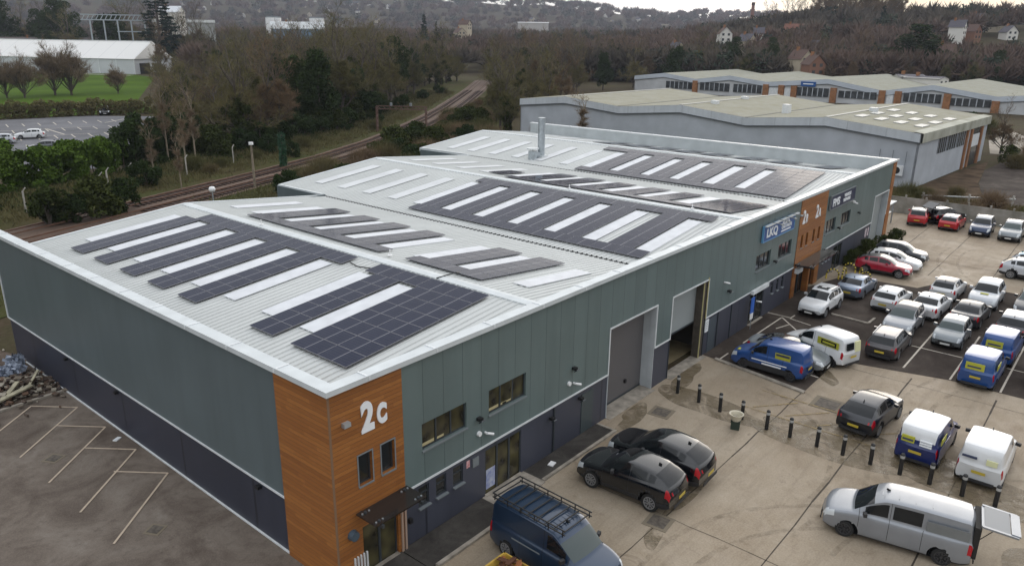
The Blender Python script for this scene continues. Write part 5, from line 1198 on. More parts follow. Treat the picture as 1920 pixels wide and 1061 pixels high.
for ti, o_ in enumerate((1.4, 5.4)):
    t = thing('railway_track', ['nearer railway track behind the white-roofed building', 'farther railway track beside the grass bank'][ti], 'railway track', (0, 0, 0))
    for side in (-.72, .72):
        A_ = poly_off(dense(LINE, 4), o_+side); q = MB()
        for i in range(len(A_)-1): q.bar((*A_[i], .36), (*A_[i+1], .36), .10, .14)
        q.build('rail', mat('rusty_rail', (.14, .075, .05), .55, metal=.3, var=.3, vscale=1), t)
    D_ = dense(LINE, .72); C_ = poly_off(D_, o_); q = MB()
    for i in range(1, len(C_)-1):
        if 22 < C_[i][0] < 180:
            dx = Vector((D_[i+1][0]-D_[i-1][0], D_[i+1][1]-D_[i-1][1])).normalized(); q.obox((C_[i][0], C_[i][1], .2), (.26, 2.5, .14), Matrix.Rotation(math.atan2(dx.y, dx.x), 3, 'Z'))
    s_ = q.build('sleepers', mat('dark_sleeper', (.055, .035, .028), .9, var=.3, vscale=1), t); s_['kind'] = 'stuff'
# lineside grass and brambles
def tufts(name, label, pts, n, L0, L1, wd, mtl, lean=.6, cat='grass'):
    """pts: function returning n xyz positions"""
    p = pts(n); d = unit(np.stack([rng.normal(0, lean, n), rng.normal(0, lean, n), np.full(n, 1.0)], 1)); o = link(name, tri_mesh(name, slivers(p, d, rng.uniform(L0, L1, n), np.full(n, wd)), mtl)); tag(o, label, cat, kind='stuff'); return o
def along(off0, off1, x0, x1, zf=lambda o: .1):
    DL = np.array(dense(LINE, 2.0)); m_ = (DL[:, 0] > x0) & (DL[:, 0] < x1); DL = DL[m_]
    def f(n):
        i = rng.integers(0, len(DL)-1, n); t = rng.random(n)[:, None]; p = DL[i]*(1-t)+DL[i+1]*t; d = DL[i+1]-DL[i]; d /= np.linalg.norm(d, axis=1, keepdims=True); o = rng.uniform(off0, off1, n)
        clump = np.sin(p[:, 0]*.9+o*1.3)+np.sin(p[:, 1]*1.7-o*.8); o = np.where(clump < -.5, o+rng.normal(0, 1.2, n), o)
        return np.stack([p[:, 0]-d[:, 1]*o, p[:, 1]+d[:, 0]*o, .1+np.clip((o-8.6)/13.4*.5, 0, .5)], 1)
    return f
tufts('verge_scrub', 'rough grass and brown bracken on the railway bank', along(9, 20, -30, 180), 42000, .25, .8, .09, M['scrub'])
tufts('verge_brambles', 'dark green brambles on the railway bank', along(14, 22, -10, 170), 9000, .3, .9, .14, M['ivy'])
tufts('lineside_grass', 'brown weeds between the track and the buildings', along(-12, -.6, -40, 160), 40000, .2, .8, .08, M['scrub'])

# tall laurel hedge beside the far car park
def hedge(name, label, path, wd, H, n, mtl, size=.16, group=None, zb=0, cat='hedge'):
    t = thing(name, label, cat, (*path[0], zb), 0, group); pts = np.array(dense(path, 1.2)); k = len(pts); rg = np.random.default_rng(len(label)*7)
    C, Rr = [], []
    for i in range(k):
        for j in range(int(H/1.1)+1):
            hh = H*(.9+.08*math.sin(i*.7)+.08*rg.normal()); z = min(hh, .7+j*1.15)
            C.append((pts[i][0]-path[0][0]+rg.normal(0, wd*.22), pts[i][1]-path[0][1]+rg.normal(0, wd*.22), z)); Rr.append(rg.uniform(.65, 1.15))
    link('foliage', tri_mesh('foliage', leaves(C, Rr, n, size, 5+k, shell=.45), mtl), t)
    q = MB()
    for i in range(0, k, 2): q.cyl((pts[i][0]-path[0][0], pts[i][1]-path[0][1], 0), (pts[i][0]-path[0][0]+rg.normal(0, .3), pts[i][1]-path[0][1], H*.7), .09, .03, 5, False)
    q.build('stems', M['bark'], t); return t
hedge('tall_hedge', 'tall bright green laurel hedge screening the far car park, at the left edge', [(2, 78), (12, 80.5), (22, 82), (30, 85)], 3.6, 4.7, 46000, M['laurel'])
hedge('tall_hedge', 'darker tall hedge between the laurels and the wood', [(31, 85.5), (38, 90), (46, 97)], 4.0, 5.6, 26000, M['leaf'])
hedge('hedge', 'clipped brown-green hedge behind the far car park', [(25, 171), (42, 168.8), (58, 164.3), (70, 159.3)], 1.6, 3.0, 26000, M['twig_green'], .15)
for i, (x, y) in enumerate([(13.5, 68.2), (22.5, 72.0), (27.6, 76), (24.3, 74.5), (35.3, 77.2), (44.5, 81.5)]):
    q = MB(); q.box(-.07, .07, -.07, .07, 0, 2.4); q.bar((0, 0, 2.36), (.22, -.22, 2.75), .1, .1); tag(q.build('fence_post', M['concrete_post'], loc=(x, y, .1), rz=.2*i), 'cranked concrete fence post on the bank below the tall hedge', 'fence post', 'cranked concrete posts by the railway')
for i, (x, y, h_) in enumerate([(29.8, 74.5, .8), (36.5, 79.5, 1.0), (40.5, 84.5, 1.1), (29.9, 68.2, .7), (38.3, 88, 1.2)]):
    plant('birch', x, y, h_, label='slender pale-barked tree in front of the dark hedge', group='slender pale trees by the railway')
for i, (x, y, s_) in enumerate([(13.2, 58.8, 1.35), (15.3, 59.2, 1.0), (18.2, 59.8, 1.5), (20.6, 60.6, 1.25), (5, 55.5, 1.0)]):
    plant('bush%d' % (i % 2), x, y+2.5, s_, label='dark green bush on the bank behind the nearest roof', cat='bush', group='dark bushes on the near bank')
t = thing('signal_post', 'pale weathered lineside post beside the tracks behind the nearest roof', 'post', (37.2, 64.5, 0)); q = MB(); q.cyl((0, 0, 0), (0, 0, 5.2), .16, .12, 8); q.build('pole', M['bark_pale'], t); q = MB(); q.cyl((0, 0, 5.2), (0, 0, 5.5), .28, .28, 8); q.build('cap', M['white'], t)
t = thing('lineside_lamp', 'white globe on a thin pole just behind the nearest ridge', 'lamp post', (19.3, 41.5, 0)); q = MB(); q.cyl((0, 0, 0), (0, 0, 5.3), .06, .05, 8); q.build('pole', M['steel'], t); q = MB(); q.lathe([(.01, 5.2), (.2, 5.25), (.28, 5.45), (.2, 5.65), (.01, 5.7)], 12); q.build('globe', M['white'], t, smooth=80)
t = thing('green_cabinet', 'dark green ivy-covered post beside the far track', 'post', (47.5, 73.8, 0)); q = MB(); q.cyl((0, 0, 0), (0, 0, 4.6), .2, .15, 8); q.build('pole', M['bark'], t)
link('ivy', tri_mesh('ivy', leaves([(0, 0, z) for z in np.arange(.5, 4.8, .5)], [.55]*9, 1600, .1, 3), mat('bright_ivy', (.012, .06, .022), .7)), t)
# signal gantry further up the line
t = thing('signal_gantry', 'rusty brown signal gantry spanning the tracks in the distance', 'gantry', (88.5, 90.2, 0), R_(35)); t.scale = (1, 1, .78); q = MB(); rm_ = mat('gantry_rust', (.10, .055, .04), .8)
for y in (-1.5, 8.0): 
    for dx in (-.5, .5): q.bar((dx, y, 0), (dx, y, 6.2), .18, .18)
    for z in (1, 2.2, 3.4, 4.6, 5.8): q.bar((-.5, y, z), (.5, y, z+.9 if z < 5 else z), .1, .1)
q.build('legs', rm_, t); q = MB()
for z in (5.6, 6.3): q.bar((0, -1.6, z), (0, 8.1, z), .2, .2)
for k in range(9): q.bar((0, -1.5+k*1.1, 5.6), (0, -.9+k*1.1, 6.3), .1, .1)
q.build('truss', rm_, t); q = MB(); q.box(-.2, .2, 1.2, 1.6, 6.4, 7.1); q.box(-.2, .2, 5.0, 5.4, 6.4, 7.1); q.build('signal_heads', M['sill'], t)

# ------------------------------------------------------------------ rubble at the far left of the yard
a = NT('rubble_ground'); n1 = a.noise(.9, 7, rough=.75); a.b.inputs['Roughness'].default_value = .95; a.color(a.ramp(n1, [(.3, (.04, .028, .02)), (.55, (.10, .07, .05)), (.75, (.2, .17, .14))])); a.bump(n1, .8, .3)
b = MB(); b.poly([(-20, 23.0), (.0, 23.05), (.0, 30), (-3, 42), (-30, 34)], .03); struct(b.build('bare_earth', a.m))
rg_ = random.Random(5)
def heap(name, label, cx, cy, rx, ry, n, s0, s1, mats_, cat, hh=.5, flat=.4):
    q = MB(); ms = mats_
    for i in range(n):
        q.k = i % len(ms); x = rg_.gauss(0, rx); y = rg_.gauss(0, ry); k = math.exp(-(x*x/rx/rx+y*y/ry/ry)/2); s_ = rg_.uniform(s0, s1)
        q.obox((x, y, hh*k*rg_.random()+.05), (s_, s_*rg_.uniform(.2, .8), s_*flat*rg_.uniform(.3, 1)), Matrix.Rotation(rg_.uniform(0, 3), 3, 'Z') @ Matrix.Rotation(rg_.uniform(-.5, .5), 3, 'X'))
    o = q.build(name, ms, loc=(cx, cy, .04)); tag(o, label, cat, kind='stuff'); return o
rb = [mat('rubble_%d' % i, c, .9) for i, c in enumerate([(.16, .13, .10), (.08, .055, .04), (.28, .25, .2), (.05, .035, .03), (.12, .07, .045)])]
heap('rubble_heap', 'heap of broken soil, brick and timber at the far end of the left yard', -1.9, 25.2, 1.3, 1.2, 700, .06, .38, rb, 'rubble')
heap('rubble_heap', 'scattered debris on the earth beyond the yard kerb', -4.5, 26.5, 2.4, 2.2, 500, .05, .3, rb, 'rubble', .3)
def plank(p, q_, wd, th, m_, label, nm='plank', cat='plank'):
    b = MB(); b.bar(p, q_, wd, th); return tag(b.build(nm, m_), label, cat)
wood_m = mat('pale_wood', (.33, .30, .21), .8, var=.3, vscale=3)
plank((-3.0, 23.5, .3), (-1.2, 23.9, .5), .3, .08, wood_m, 'pale plank lying on the rubble, lowest of three'); plank((-2.6, 23.7, .25), (-1.6, 24.6, .6), .22, .08, wood_m, 'pale plank leaning up the rubble, middle of three'); plank((-1.3, 24.2, .3), (-.5, 24.9, .8), .12, .06, wood_m, 'thin pale stick poking up from the rubble near the wall')
t = thing('plastic_sheeting', 'crumpled silvery plastic sheet dumped beside the navy wall', 'plastic sheet', (-1.25, 26.9, .1)); rg = np.random.default_rng(3); n = 420
link('folds', tri_mesh('folds', leaves([(0, 0, .35), (.4, .3, .7), (-.4, -.3, .3), (.2, -.5, .45)], [.45, .4, .4, .35], n, .16, 8, squash=.7, shell=.4), mat('silver_sheet', (.32, .36, .44), .3, var=.3, vscale=6)), t)
t = thing('pallet_stack', 'grey stacked boards with a pale tarpaulin at the left edge', 'stacked boards', (-3.3, 27.4, 0), .15); q = MB()
for k in range(3): q.box(-1.6, 1.4, -.7, .7, .12+k*.28, .3+k*.28)
q.build('boards', mat('grey_board', (.16, .16, .18), .8, var=.3), t); q = MB(); q.box(-1.55, 1.3, -.65, .68, .87, .97); q.build('tarpaulin', mat('pale_tarp', (.36, .34, .33), .6, var=.2), t)
# the tub and the skip
t = thing('plastic_tub', 'cream tub resting on a dark green crate beside a bollard', 'tub', (19.55, -5.25, .01), .3); t.scale = (.8, .8, .85); q = MB(); q.lathe([(.02, .50), (.26, .50), (.38, .86), (.44, .88), (.44, .92), (.36, .90), (.25, .56), (.02, .56)], 18); q.build('tub', mat('cream_plastic', (.5, .46, .36), .5, var=.1), t, smooth=50)
q = MB(); q.box(-.28, .28, -.25, .25, 0, .5); q.box(-.31, .31, -.28, .28, .42, .5); q.build('crate', mat('green_crate', (.02, .035, .025), .6), t); q = MB(); q.obox((.1, .05, .62), (.3, .2, .12), Matrix.Rotation(.4, 3, 'Z')); q.build('contents', M['rubble_x'] if 'rubble_x' in M else rb[2], t)
t = thing('rubble_skip', 'yellow skip of broken brown boards at the bottom edge by the blue van', 'skip', (3.62, -4.62, 0), 1.55); q = MB(); ym = mat('yellow_skip', (.5, .32, .05), .6, var=.3)
for sd in (-1, 1): q.add([(-1.1, sd*.72, .85), (1.1, sd*.72, .85), (.8, sd*.62, .05), (-.8, sd*.62, .05), (-1.1, sd*.67, .85), (1.1, sd*.67, .85), (.8, sd*.57, .05), (-.8, sd*.57, .05)], [(0,1,2,3),(7,6,5,4),(0,4,5,1),(1,5,6,2),(2,6,7,3),(3,7,4,0)])
for sd in (-1, 1): q.add([(sd*1.1, -.72, .85), (sd*1.1, .72, .85), (sd*.8, .62, .05), (sd*.8, -.62, .05), (sd*1.04, -.72, .85), (sd*1.04, .72, .85), (sd*.74, .62, .05), (sd*.74, -.62, .05)], [(0,1,2,3),(7,6,5,4),(0,4,5,1),(1,5,6,2),(2,6,7,3),(3,7,4,0)])
q.box(-.8, .8, -.62, .62, .03, .08); q.build('skip_body', ym, t); q = MB(); q.k = 0; bm_ = [mat('rust_board', (.30, .11, .035), .8), mat('tan_board', (.42, .26, .13), .8), mat('dark_board', (.10, .04, .02), .8)]
for i in range(90): q.k = i % 3; q.obox((rg_.uniform(-.85, .85), rg_.uniform(-.5, .5), rg_.uniform(.4, 1.0)), (rg_.uniform(.2, .6), rg_.uniform(.08, .22), .04), Matrix.Rotation(rg_.uniform(0, 3), 3, 'Z') @ Matrix.Rotation(rg_.uniform(-.6, .6), 3, 'X'))
r_ = q.build('broken_boards', bm_, t); r_['kind'] = 'stuff'

# ------------------------------------------------------------------ bollards and fence of the yard
q = MB(); q.cyl((0, 0, 0), (0, 0, .80), .09, .09, 14); PBOL = q.build('post', M['black'], smooth=50)
BO = None
bol = [(21.1, -1.3), (20.87, -2.65), (20.65, -3.93), (20.6, -5.12), (20.42, -6.45), (20.43, -7.59), (20.40, -8.86), (20.43, -10.02), (20.42, -11.22), (20.40, -12.44), (20.42, -13.61), (20.34, -14.85), (20.28, -16.04)]
nth = ['first', 'second', 'third', 'fourth', 'fifth', 'sixth', 'seventh', 'eighth', 'ninth', 'tenth', 'eleventh', 'twelfth', 'thirteenth']
for i, (x, y) in enumerate(bol):
    if BO is None:
        BO = thing('bollard', '', 'bollard', (x, y, .01), 0, 'black bollards with pale bands across the yard'); PBOL.parent = BO
        q = MB(); q.cyl((0, 0, .80), (0, 0, .93), .094, .094, 14); q.build('reflective_band', mat('dull_band', (.35, .35, .34), .4), BO, smooth=50); q = MB(); q.lathe([(.095, .93), (.095, .97), (.07, 1.02), (.005, 1.04)], 14); q.build('cap', M['black'], BO, smooth=50); o = BO
    else: o = copy_tree(BO); o.location = (x, y, .01)
    o.rotation_euler = (random.uniform(-.02, .02), random.uniform(-.02, .02), 0)
    o['label'] = '%s black bollard counting from the building towards the silver van' % nth[i]
t = thing('red_post', 'red and black post at the right edge behind the raised tailgate', 'post', (19.9, -17.55, .01)); q = MB(); q.cyl((0, 0, 0), (0, 0, .7), .11, .1, 10); q.build('post', mat('dark_red', (.14, .015, .02), .5), t); q = MB(); q.cyl((0, 0, .7), (0, 0, .95), .13, .1, 10); q.build('cap', M['black'], t)
t = thing('white_bucket', 'white bucket on the ground beyond the raised tailgate', 'bucket', (18.7, -15.7, .01)); q = MB(); q.lathe([(.01, 0), (.17, 0), (.22, .5), (.25, .5), (.25, .54), (.01, .54)], 16); q.build('pail', M['white'], t, smooth=40); q = MB(); q.lathe([(.25, .50), (.265, .50), (.265, .56), (.25, .56)], 16); q.build('rim', M['sill'], t)
def line_fence(x, y, ax, label): pass
t = thing('concrete_fence', 'weathered concrete panel fence behind the far row of cars', 'fence', (76.9, 3.4, 0)); q = MB()
fm = mat('fence_concrete', (.33, .31, .28), .9, col2=(.17, .16, .13), vscale=.7)
n_ = 12
for k in range(n_):
    for j in range(6): q.box(-.04, .04, -(k+1)*2.0+.08, -k*2.0-.08, .02+j*.3, .31+j*.3)
pn = q.build('panels', fm, t); pn['kind'] = 'stuff'
for k in range(n_+1): q = MB(); q.box(-.09, .09, -k*2.0-.08, -k*2.0+.08, 0, 2.05); q.build('post', fm, t)
t = thing('yard_shelter', 'grey metal rack with a pale curved top beside the end of the building', 'rack', (67.8, 1.2, 0)); q = MB()
for x in (0, 3.4):
    for y in (0, 1.6): q.bar((x, y, 0), (x, y, 2.2), .12, .12)
q.build('frame', M['steel'], t); q = MB(); q.box(-.2, 3.7, -.2, 1.8, 2.2, 2.3); q.box(-.1, 3.5, .1, 1.6, 1.1, 1.18); q.build('shelves', M['coping'], t)
# striped barriers and shrubs by the crimson car
for i, (x, y) in enumerate([(48.3, -1.3), (49.2, -2.3), (48.3, -3.0), (50.0, -1.2), (47.4, -.7)]):
    t = thing('hoop_barrier', '%s yellow and black striped hoop behind the crimson car' % ['leftmost of the front row,', 'rightmost', 'nearest', 'rearmost', 'outermost, nearest the wall,'][i], 'barrier', (x, y, .01), .5*i, 'striped hoops beside the crimson car'); q = MB(); pr = None; n = 12
    for k in range(n+1):
        a_ = PI*k/n; p = (-.45*math.cos(a_), 0, .35+.45*math.sin(a_)) 
        if pr: q.k = k % 2; q.cyl(pr, p, .06, n=6)
        pr = p
    q.k = 0; q.cyl((-.45, 0, 0), (-.45, 0, .35), .06, n=6); q.cyl((.45, 0, 0), (.45, 0, .35), .06, n=6); q.build('hoop', [M['yellow'], M['black']], t)
for i, (x, y, s_) in enumerate([(55.3, -.9, .62), (58.6, -1.4, .55), (52.2, -.7, .5), (61.4, -1.6, .6)]):
    plant('bush0', x, y, s_, label='dark shrub %s' % ['by the wall behind the white hatchback', 'by the wall behind the dark grey SUV', 'by the wall behind the crimson car', 'near the foot of the far roller shutter'][i], cat='shrub', group='dark shrubs by the front wall')
t = thing('person', '', 'person') if False else None

# ------------------------------------------------------------------ neighbouring warehouse
M['wh_roof'] = roof_mat('weathered_fibre_roof', (.33, .32, .27), (.25, .235, .165)); M['wh_wall'] = mat('pale_grey_wall', (.37, .395, .43), .7, var=.1, vscale=.4); M['wh_fascia'] = cladding_mat('pale_fascia', (.47, .50, .53), 1, 5.0, 1.0, .8)
M['brick'] = mat('orange_brick', (.25, .115, .05), .9, var=.25, vscale=1.5); M['dkwin'] = mat('dark_window_band', (.05, .055, .06), .15, var=.5, vscale=.6)
def gable_shed(name, label, loc, rz, ys, zs, depth, z_f, roofm, fascia, wallm, parts=None):
    """ys/zs: zig-zag of eaves and ridges along the front; ridges run back along +x"""
    t = thing(name, label, 'warehouse', loc, rz); n = len(ys)
    q = MB(); q.add([(0, y, z) for y, z in zip(ys, zs)]+[(0, y, z-z_f) for y, z in zip(ys, zs)]+[(.3, y, z) for y, z in zip(ys, zs)]+[(.3, y, z-z_f) for y, z in zip(ys, zs)],
        [(i, n+i, n+i+1, i+1) for i in range(n-1)]+[(i, i+1, 2*n+i+1, 2*n+i) for i in range(n-1)]+[(n+i, 3*n+i, 3*n+i+1, n+i+1) for i in range(n-1)]); q.build('fascia', fascia, t)
    for i in range(n-1):
        b_ = MB(); b_.add([(.05, ys[i], zs[i]+.02), (.05, ys[i+1], zs[i+1]+.02), (depth, ys[i+1], zs[i+1]+.02), (depth, ys[i], zs[i]+.02)], [(0, 3, 2, 1)]); b_.build('roof', roofm, t)
    q = MB(); zw = min(zs)-z_f+.1
    q.add([(.25, ys[0], -1), (.25, ys[-1], -1)]+[(.25, ys[i], zs[i]-z_f+.05) for i in range(n-1, -1, -1)], [tuple(range(n+2))]); q.box(.25, depth, ys[0], ys[0]+.3, -1, zs[0]-.02); q.box(.25, depth, ys[-1]-.3, ys[-1], -1, zs[-1]-.02); q.box(depth-.3, depth, ys[0]+.3, ys[-1]-.3, -1, zw)
    q.build('wall', wallm, t)
    q = MB()
    for i in range(n-1): q.bar((-.04, ys[i], zs[i]-z_f-.05), (-.04, ys[i+1], zs[i+1]-z_f-.05), .1, .14)
    q.build('fascia_underline', mat('dark_underline', (.08, .09, .10), .6), t)  # dark line along the lower edge of the fascia
    return t
wh = gable_shed('grey_warehouse', 'long pale grey warehouse with lichened triple roof beyond the main building', (93.25, 4.5, 0), R_(-3.3), [0, 12, 23.5, 34.5, 46, 57.5, 68], [6.9, 8.0, 7.05, 8.1, 7.1, 8.0, 7.0], 34, 1.1, M['wh_roof'], M['wh_fascia'], M['wh_wall'])
q = MB(); q.add([(-.05, -.35, 6.95), (34.2, -.35, 6.95), (34.2, -.35, 5.75), (-.05, -.35, 5.75), (-.05, .9, 7.12), (34.2, .9, 7.12), (-.05, -.05, 5.75), (34.2, -.05, 5.75)], [(3, 2, 1, 0), (0, 1, 5, 4), (6, 7, 2, 3)]); q.build('side_fascia', mat('mossy_fascia', (.42, .42, .36), .8, col2=(.22, .22, .17), vscale=.35), wh)
for k, (xa, xb) in enumerate([(8.5, 12.2), (12.8, 17.0), (17.6, 21.6)]):
    q = MB(); q.box(xa, xb, -.06, -.01, 3.6, 5.65); w_ = q.build('window', M['dkwin'], wh); q = MB()
    for j in range(5): q.box(xa+(xb-xa)*j/4-.04, xa+(xb-xa)*j/4+.04, -.09, -.06, 3.6, 5.65)
    q.build('glazing_bars', M['wh_wall'], w_)
for xa in (22.0, 24.4, 30.2): q = MB(); q.box(xa, xa+.7, -.25, -.0, 0 if xa < 30 else -.5, 5.7); q.build('brick_pier', M['brick'], wh)
q = MB(); q.box(24.0+1.2, 30.0, -.05, -.002, 0, 5.65); q.build('stair_glazing', M['dkwin'], wh); q = MB(); q.box(25.4, 29.6, -.12, -.05, 2.9, 4.7); q.build('white_panel', M['white_trim'], wh)
for k in range(2): q = MB(); q.box(-.35, -.02, 1.3+k*2.0, 2.8+k*2.0, 1.5, 2.8); u_ = q.build('air_conditioner', M['white_trim'], wh); q = MB(); q.cyl((-.37, 2.05+k*2, 2.15), (-.35, 2.05+k*2, 2.15), .45, n=14); q.build('fan_grille', M['black'], u_); 
for k in range(3): q = MB(); q.box(-.06, -.0, 1.2+k*1.6, 1.27+k*1.6, 2.8, 4.6); q.build('pipe', M['sill'], wh)
for j, (xo, zz) in enumerate([(6, 0), (12, 0), (19, 0)]):
    for k in range(4):
        for sd in (0,):
            ya = 1.6+k*2.6; za = 6.9+1.1*ya/12+.05; q = MB(); q.add([(xo, ya, za), (xo+3.2, ya, za), (xo+3.2, ya+1.1, za+.1), (xo, ya+1.1, za+.1), (xo, ya, za+.08), (xo+3.2, ya, za+.08), (xo+3.2, ya+1.1, za+.18), (xo, ya+1.1, za+.18)], [(4, 5, 6, 7), (0, 1, 5, 4), (3, 7, 6, 2), (0, 4, 7, 3), (1, 2, 6, 5)]); q.build('rooflight', mat('dull_rooflight', (.33, .34, .33), .5, var=.2), wh)
q = MB(); 
for yy, zz in ((12, 8.0), (34.5, 8.1), (57.5, 8.0)): q.bar((.1, yy, zz+.06), (34, yy, zz+.06), .5, .08)
q.build('ridge_caps', mat('pale_ridge', (.45, .44, .40), .7), wh)['kind'] = 'stuff'
for yy, zz in ((23.5, 7.05), (46, 7.1)): q = MB(); q.bar((.1, yy, zz+.05), (34, yy, zz+.05), .45, .06); q.build('valley_gutter', mat('valley_gutter_shade', (.12, .12, .10), .8), wh)  # gutter strips; their dark tone also paints in shading between the slopes
for i, (x, y) in enumerate([(8, 33), (10, 22), (15, 11), (20, 34)]): q = MB(); q.box(x-.5, x+.5, y-.5, y+.5, 7, 8.5); q.build('roof_vent', M['white_trim'], wh)
# row of units farther away: orange piers, pale fascias
fr = gable_shed('unit_terrace', 'distant terrace of pale pitched units with orange brick piers', (224, 0, -.3), R_(-2.0), [4, 15.9, 31.5, 44.3, 60, 79, 91.5, 103.8, 116, 128], [5.7, 4.5, 6.7, 4.5, 7.0, 5.3, 6.7, 5.1, 6.6, 5.2], 55, 1.35, roof_mat('pale_lichened_roof', (.31, .31, .27), (.24, .23, .17)), mat('unit_fascia', (.44, .48, .53), .6, var=.08, vscale=.3), mat('unit_wall', (.46, .47, .48), .8, var=.1, vscale=.3))
for i, y in enumerate([15.9, 27.5, 40, 44.3, 58, 70, 74, 79, 103.8]): q = MB(); q.box(-.35, .24, y-.9, y+.9, 0, 4.6 if i not in (0,) else 3.4); q.build('brick_pier', M['brick'], fr)
for (ya, yb, za, zb) in [(17, 27, 1.6, 3.6), (29, 38.6, 1.9, 4.3), (45.8, 56.5, 1.9, 3.9), (59.5, 69, 1.8, 4.3), (80.5, 90, 1.7, 4.2), (91.5, 102, 1.7, 4.2), (105, 115, 1.7, 4.0)]:
    q = MB(); q.box(-.02, .24, ya, yb, za, zb); w_ = q.build('window_band', M['dkwin'], fr); 
    for j in range(1, 6): q = MB(); q.box(-.06, -.02, ya+(yb-ya)*j/6-.12, ya+(yb-ya)*j/6+.12, za, zb); q.build('mullion', M['wh_wall'], w_)
for (ya, yb) in [(41.2, 43), (71, 73), (75, 78)]: q = MB(); q.box(-.02, .24, ya, yb, .5, 3.6); q.build('loading_door', M['white_trim'], fr)
q = MB(); q.box(-.25, -.02, 63.5, 68.0, 4.6, 6.0); q.build('sign_panel', M['sign_blue'], fr)
q = MB(); q.box(-.26, -.25, 64.2, 67.3, 5.2, 5.5); q.build('sign_lettering', M['sign_white'], fr)

# ------------------------------------------------------------------ ground patches beyond the fence on the right, far car park and lawn
sheet('side_road', [(90.5, -25), (89.3, -8), (92.4, -3.6), (104, -1.2), (116.5, .2), (140, -1), (140, -40), (92, -40)], .03, M['asph_park'])
sheet('side_road', [(137, 2.8), (157, 6.2), (178, 5), (150, -5), (137, -2.5)], .04, mat('pale_track', (.24, .21, .17), .9, var=.25, vscale=.3))
sheet('rough_strip', [(77.1, 4), (77.1, -40), (91.5, -40), (90.4, -24), (89.2, -8), (92.3, -3.6), (104, -1.1), (117, .3), (128, 1.5), (93.2, 4.4), (93, 20), (77, 20)], .02, mat('brown_earth', (.075, .052, .034), .95, var=.45, vscale=.5, spec=.05))
sheet('rough_strip', [(64.6, 3.5), (92.8, 3.5), (92.8, 70), (70, 72), (44, 60), (44.9, 43.5), (64.6, 43.5)], .018, M['verge'])
bx = tufts('weed_strip', 'brown dead weeds and brambles between the concrete fence and the grey warehouse', lambda n: np.stack([rng.uniform(77.6, 90, n), rng.uniform(-9, 7, n), np.full(n, .03)], 1), 9000, .2, .7, .07, M['scrub'], cat='weeds')
tufts('weed_strip', 'green grass edge along the dark side road', lambda n: np.stack([rng.uniform(78, 90, n), rng.uniform(-22, -8, n), np.full(n, .03)], 1), 12000, .1, .35, .08, M['laurel'], cat='grass')
plank((84.5, 1.5, .9), (89.5, -7.2, .9), .12, .12, M['steel'], 'long galvanised barrier rail at the edge of the side road', 'barrier_rail', 'barrier')
for i, (x, y) in enumerate([(84.6, 1.3), (87.0, -3), (89.4, -7)]): q = MB(); q.box(-.1, .1, -.1, .1, 0, 1.25); tag(q.build('barrier_post', M['concrete_post'], loc=(x, y, 0)), ['barrier post nearest the grey warehouse wall', 'middle post of the galvanised barrier', 'stout barrier post at the corner of the dark road'][i], 'post')
sheet('car_park', [(14, 96), (30, 92), (48, 108), (56, 128), (68, 152), (58, 162.8), (25, 170), (-20, 178), (-40, 120)], .03, M['asph_far'])
b = MB()
def L2(p, q_, wd=.22): strip(b, p, q_, wd, .05)
dr = Vector((math.cos(R_(-13)), math.sin(R_(-13)))); dn = Vector((-dr.y, dr.x))
for row in range(4):
    o_ = Vector((33, 158))-dn*row*11.5
    for k in range(12):
        p = o_+dr*(k*2.7-4); 
        if p.x > 67-row*6.2: continue
        L2(p, p-dn*5.0, .2)
    if row in (1, 2): L2(o_+dr*(-4), o_+dr*(22-row*2), .2)
for (p, q_) in [((36.9, 126.8), (36.7, 108.9)), ((41.5, 132.8), (42.4, 143.5)), ((54.5, 147), (61.7, 152.4)), ((42.7, 116.2), (44.1, 114.8))]: L2(p, q_, .3)
struct(b.build('bay_lines', M['line']))
a = NT('lawn'); n1 = a.noise(.05, 6, rough=.6); a.b.inputs['Roughness'].default_value = .95; a.color(a.ramp(n1, [(.35, (.045, .080, .010)), (.65, (.068, .115, .014))])); a.b.inputs['Specular IOR Level'].default_value = .03
sheet('lawn', [(-40, 182), (25, 173), (58, 165.5), (72, 160), (86, 200), (138, 298), (142, 329), (112, 393), (60, 505), (-80, 480)], .02, a.m)
sheet('gravel_path', [(55, 494), (108, 382), (137, 318), (139.5, 319.5), (111, 384), (58, 496)], .05, mat('pale_gravel', (.34, .32, .28), .9))

for i, (x, y) in enumerate([(122, -3), (126, -1.5), (131, -4), (135, 6), (141, 9), (148, 11), (128, -9), (137, -8), (146, -10), (156, 14), (133, 11), (163, -6), (170, 9), (140, 14)]):
    k = ['scrub0', 'bush0', 'scrub1', 'ever1'][i % 4]; plant(k, x, y, random.uniform(1.0, 1.6)*(.45 if k == 'ever1' else 1), label={'s': 'tangled leafless bush on the bank beyond the dark side road', 'b': 'dark bush on the bank beyond the dark side road', 'e': 'small evergreen on the bank beyond the dark side road'}[k[0]], cat='bush', group='bushes beyond the side road (%s)' % k[0])
plant('bare2', 138, 1.5, .5, label='bare tree at the right edge beyond the grey warehouse')
for i, (x, y) in enumerate([(79.5, 2.2), (82, -.5), (84.5, 2.8), (80, -4.5), (87.5, 1.5), (86, -5.5), (90.5, -1)]): plant('scrub%d' % (i % 2), x, y, random.uniform(.7, 1.1), label='brown dead bush in the strip behind the concrete fence', cat='bush', group='dead bushes behind the fence')
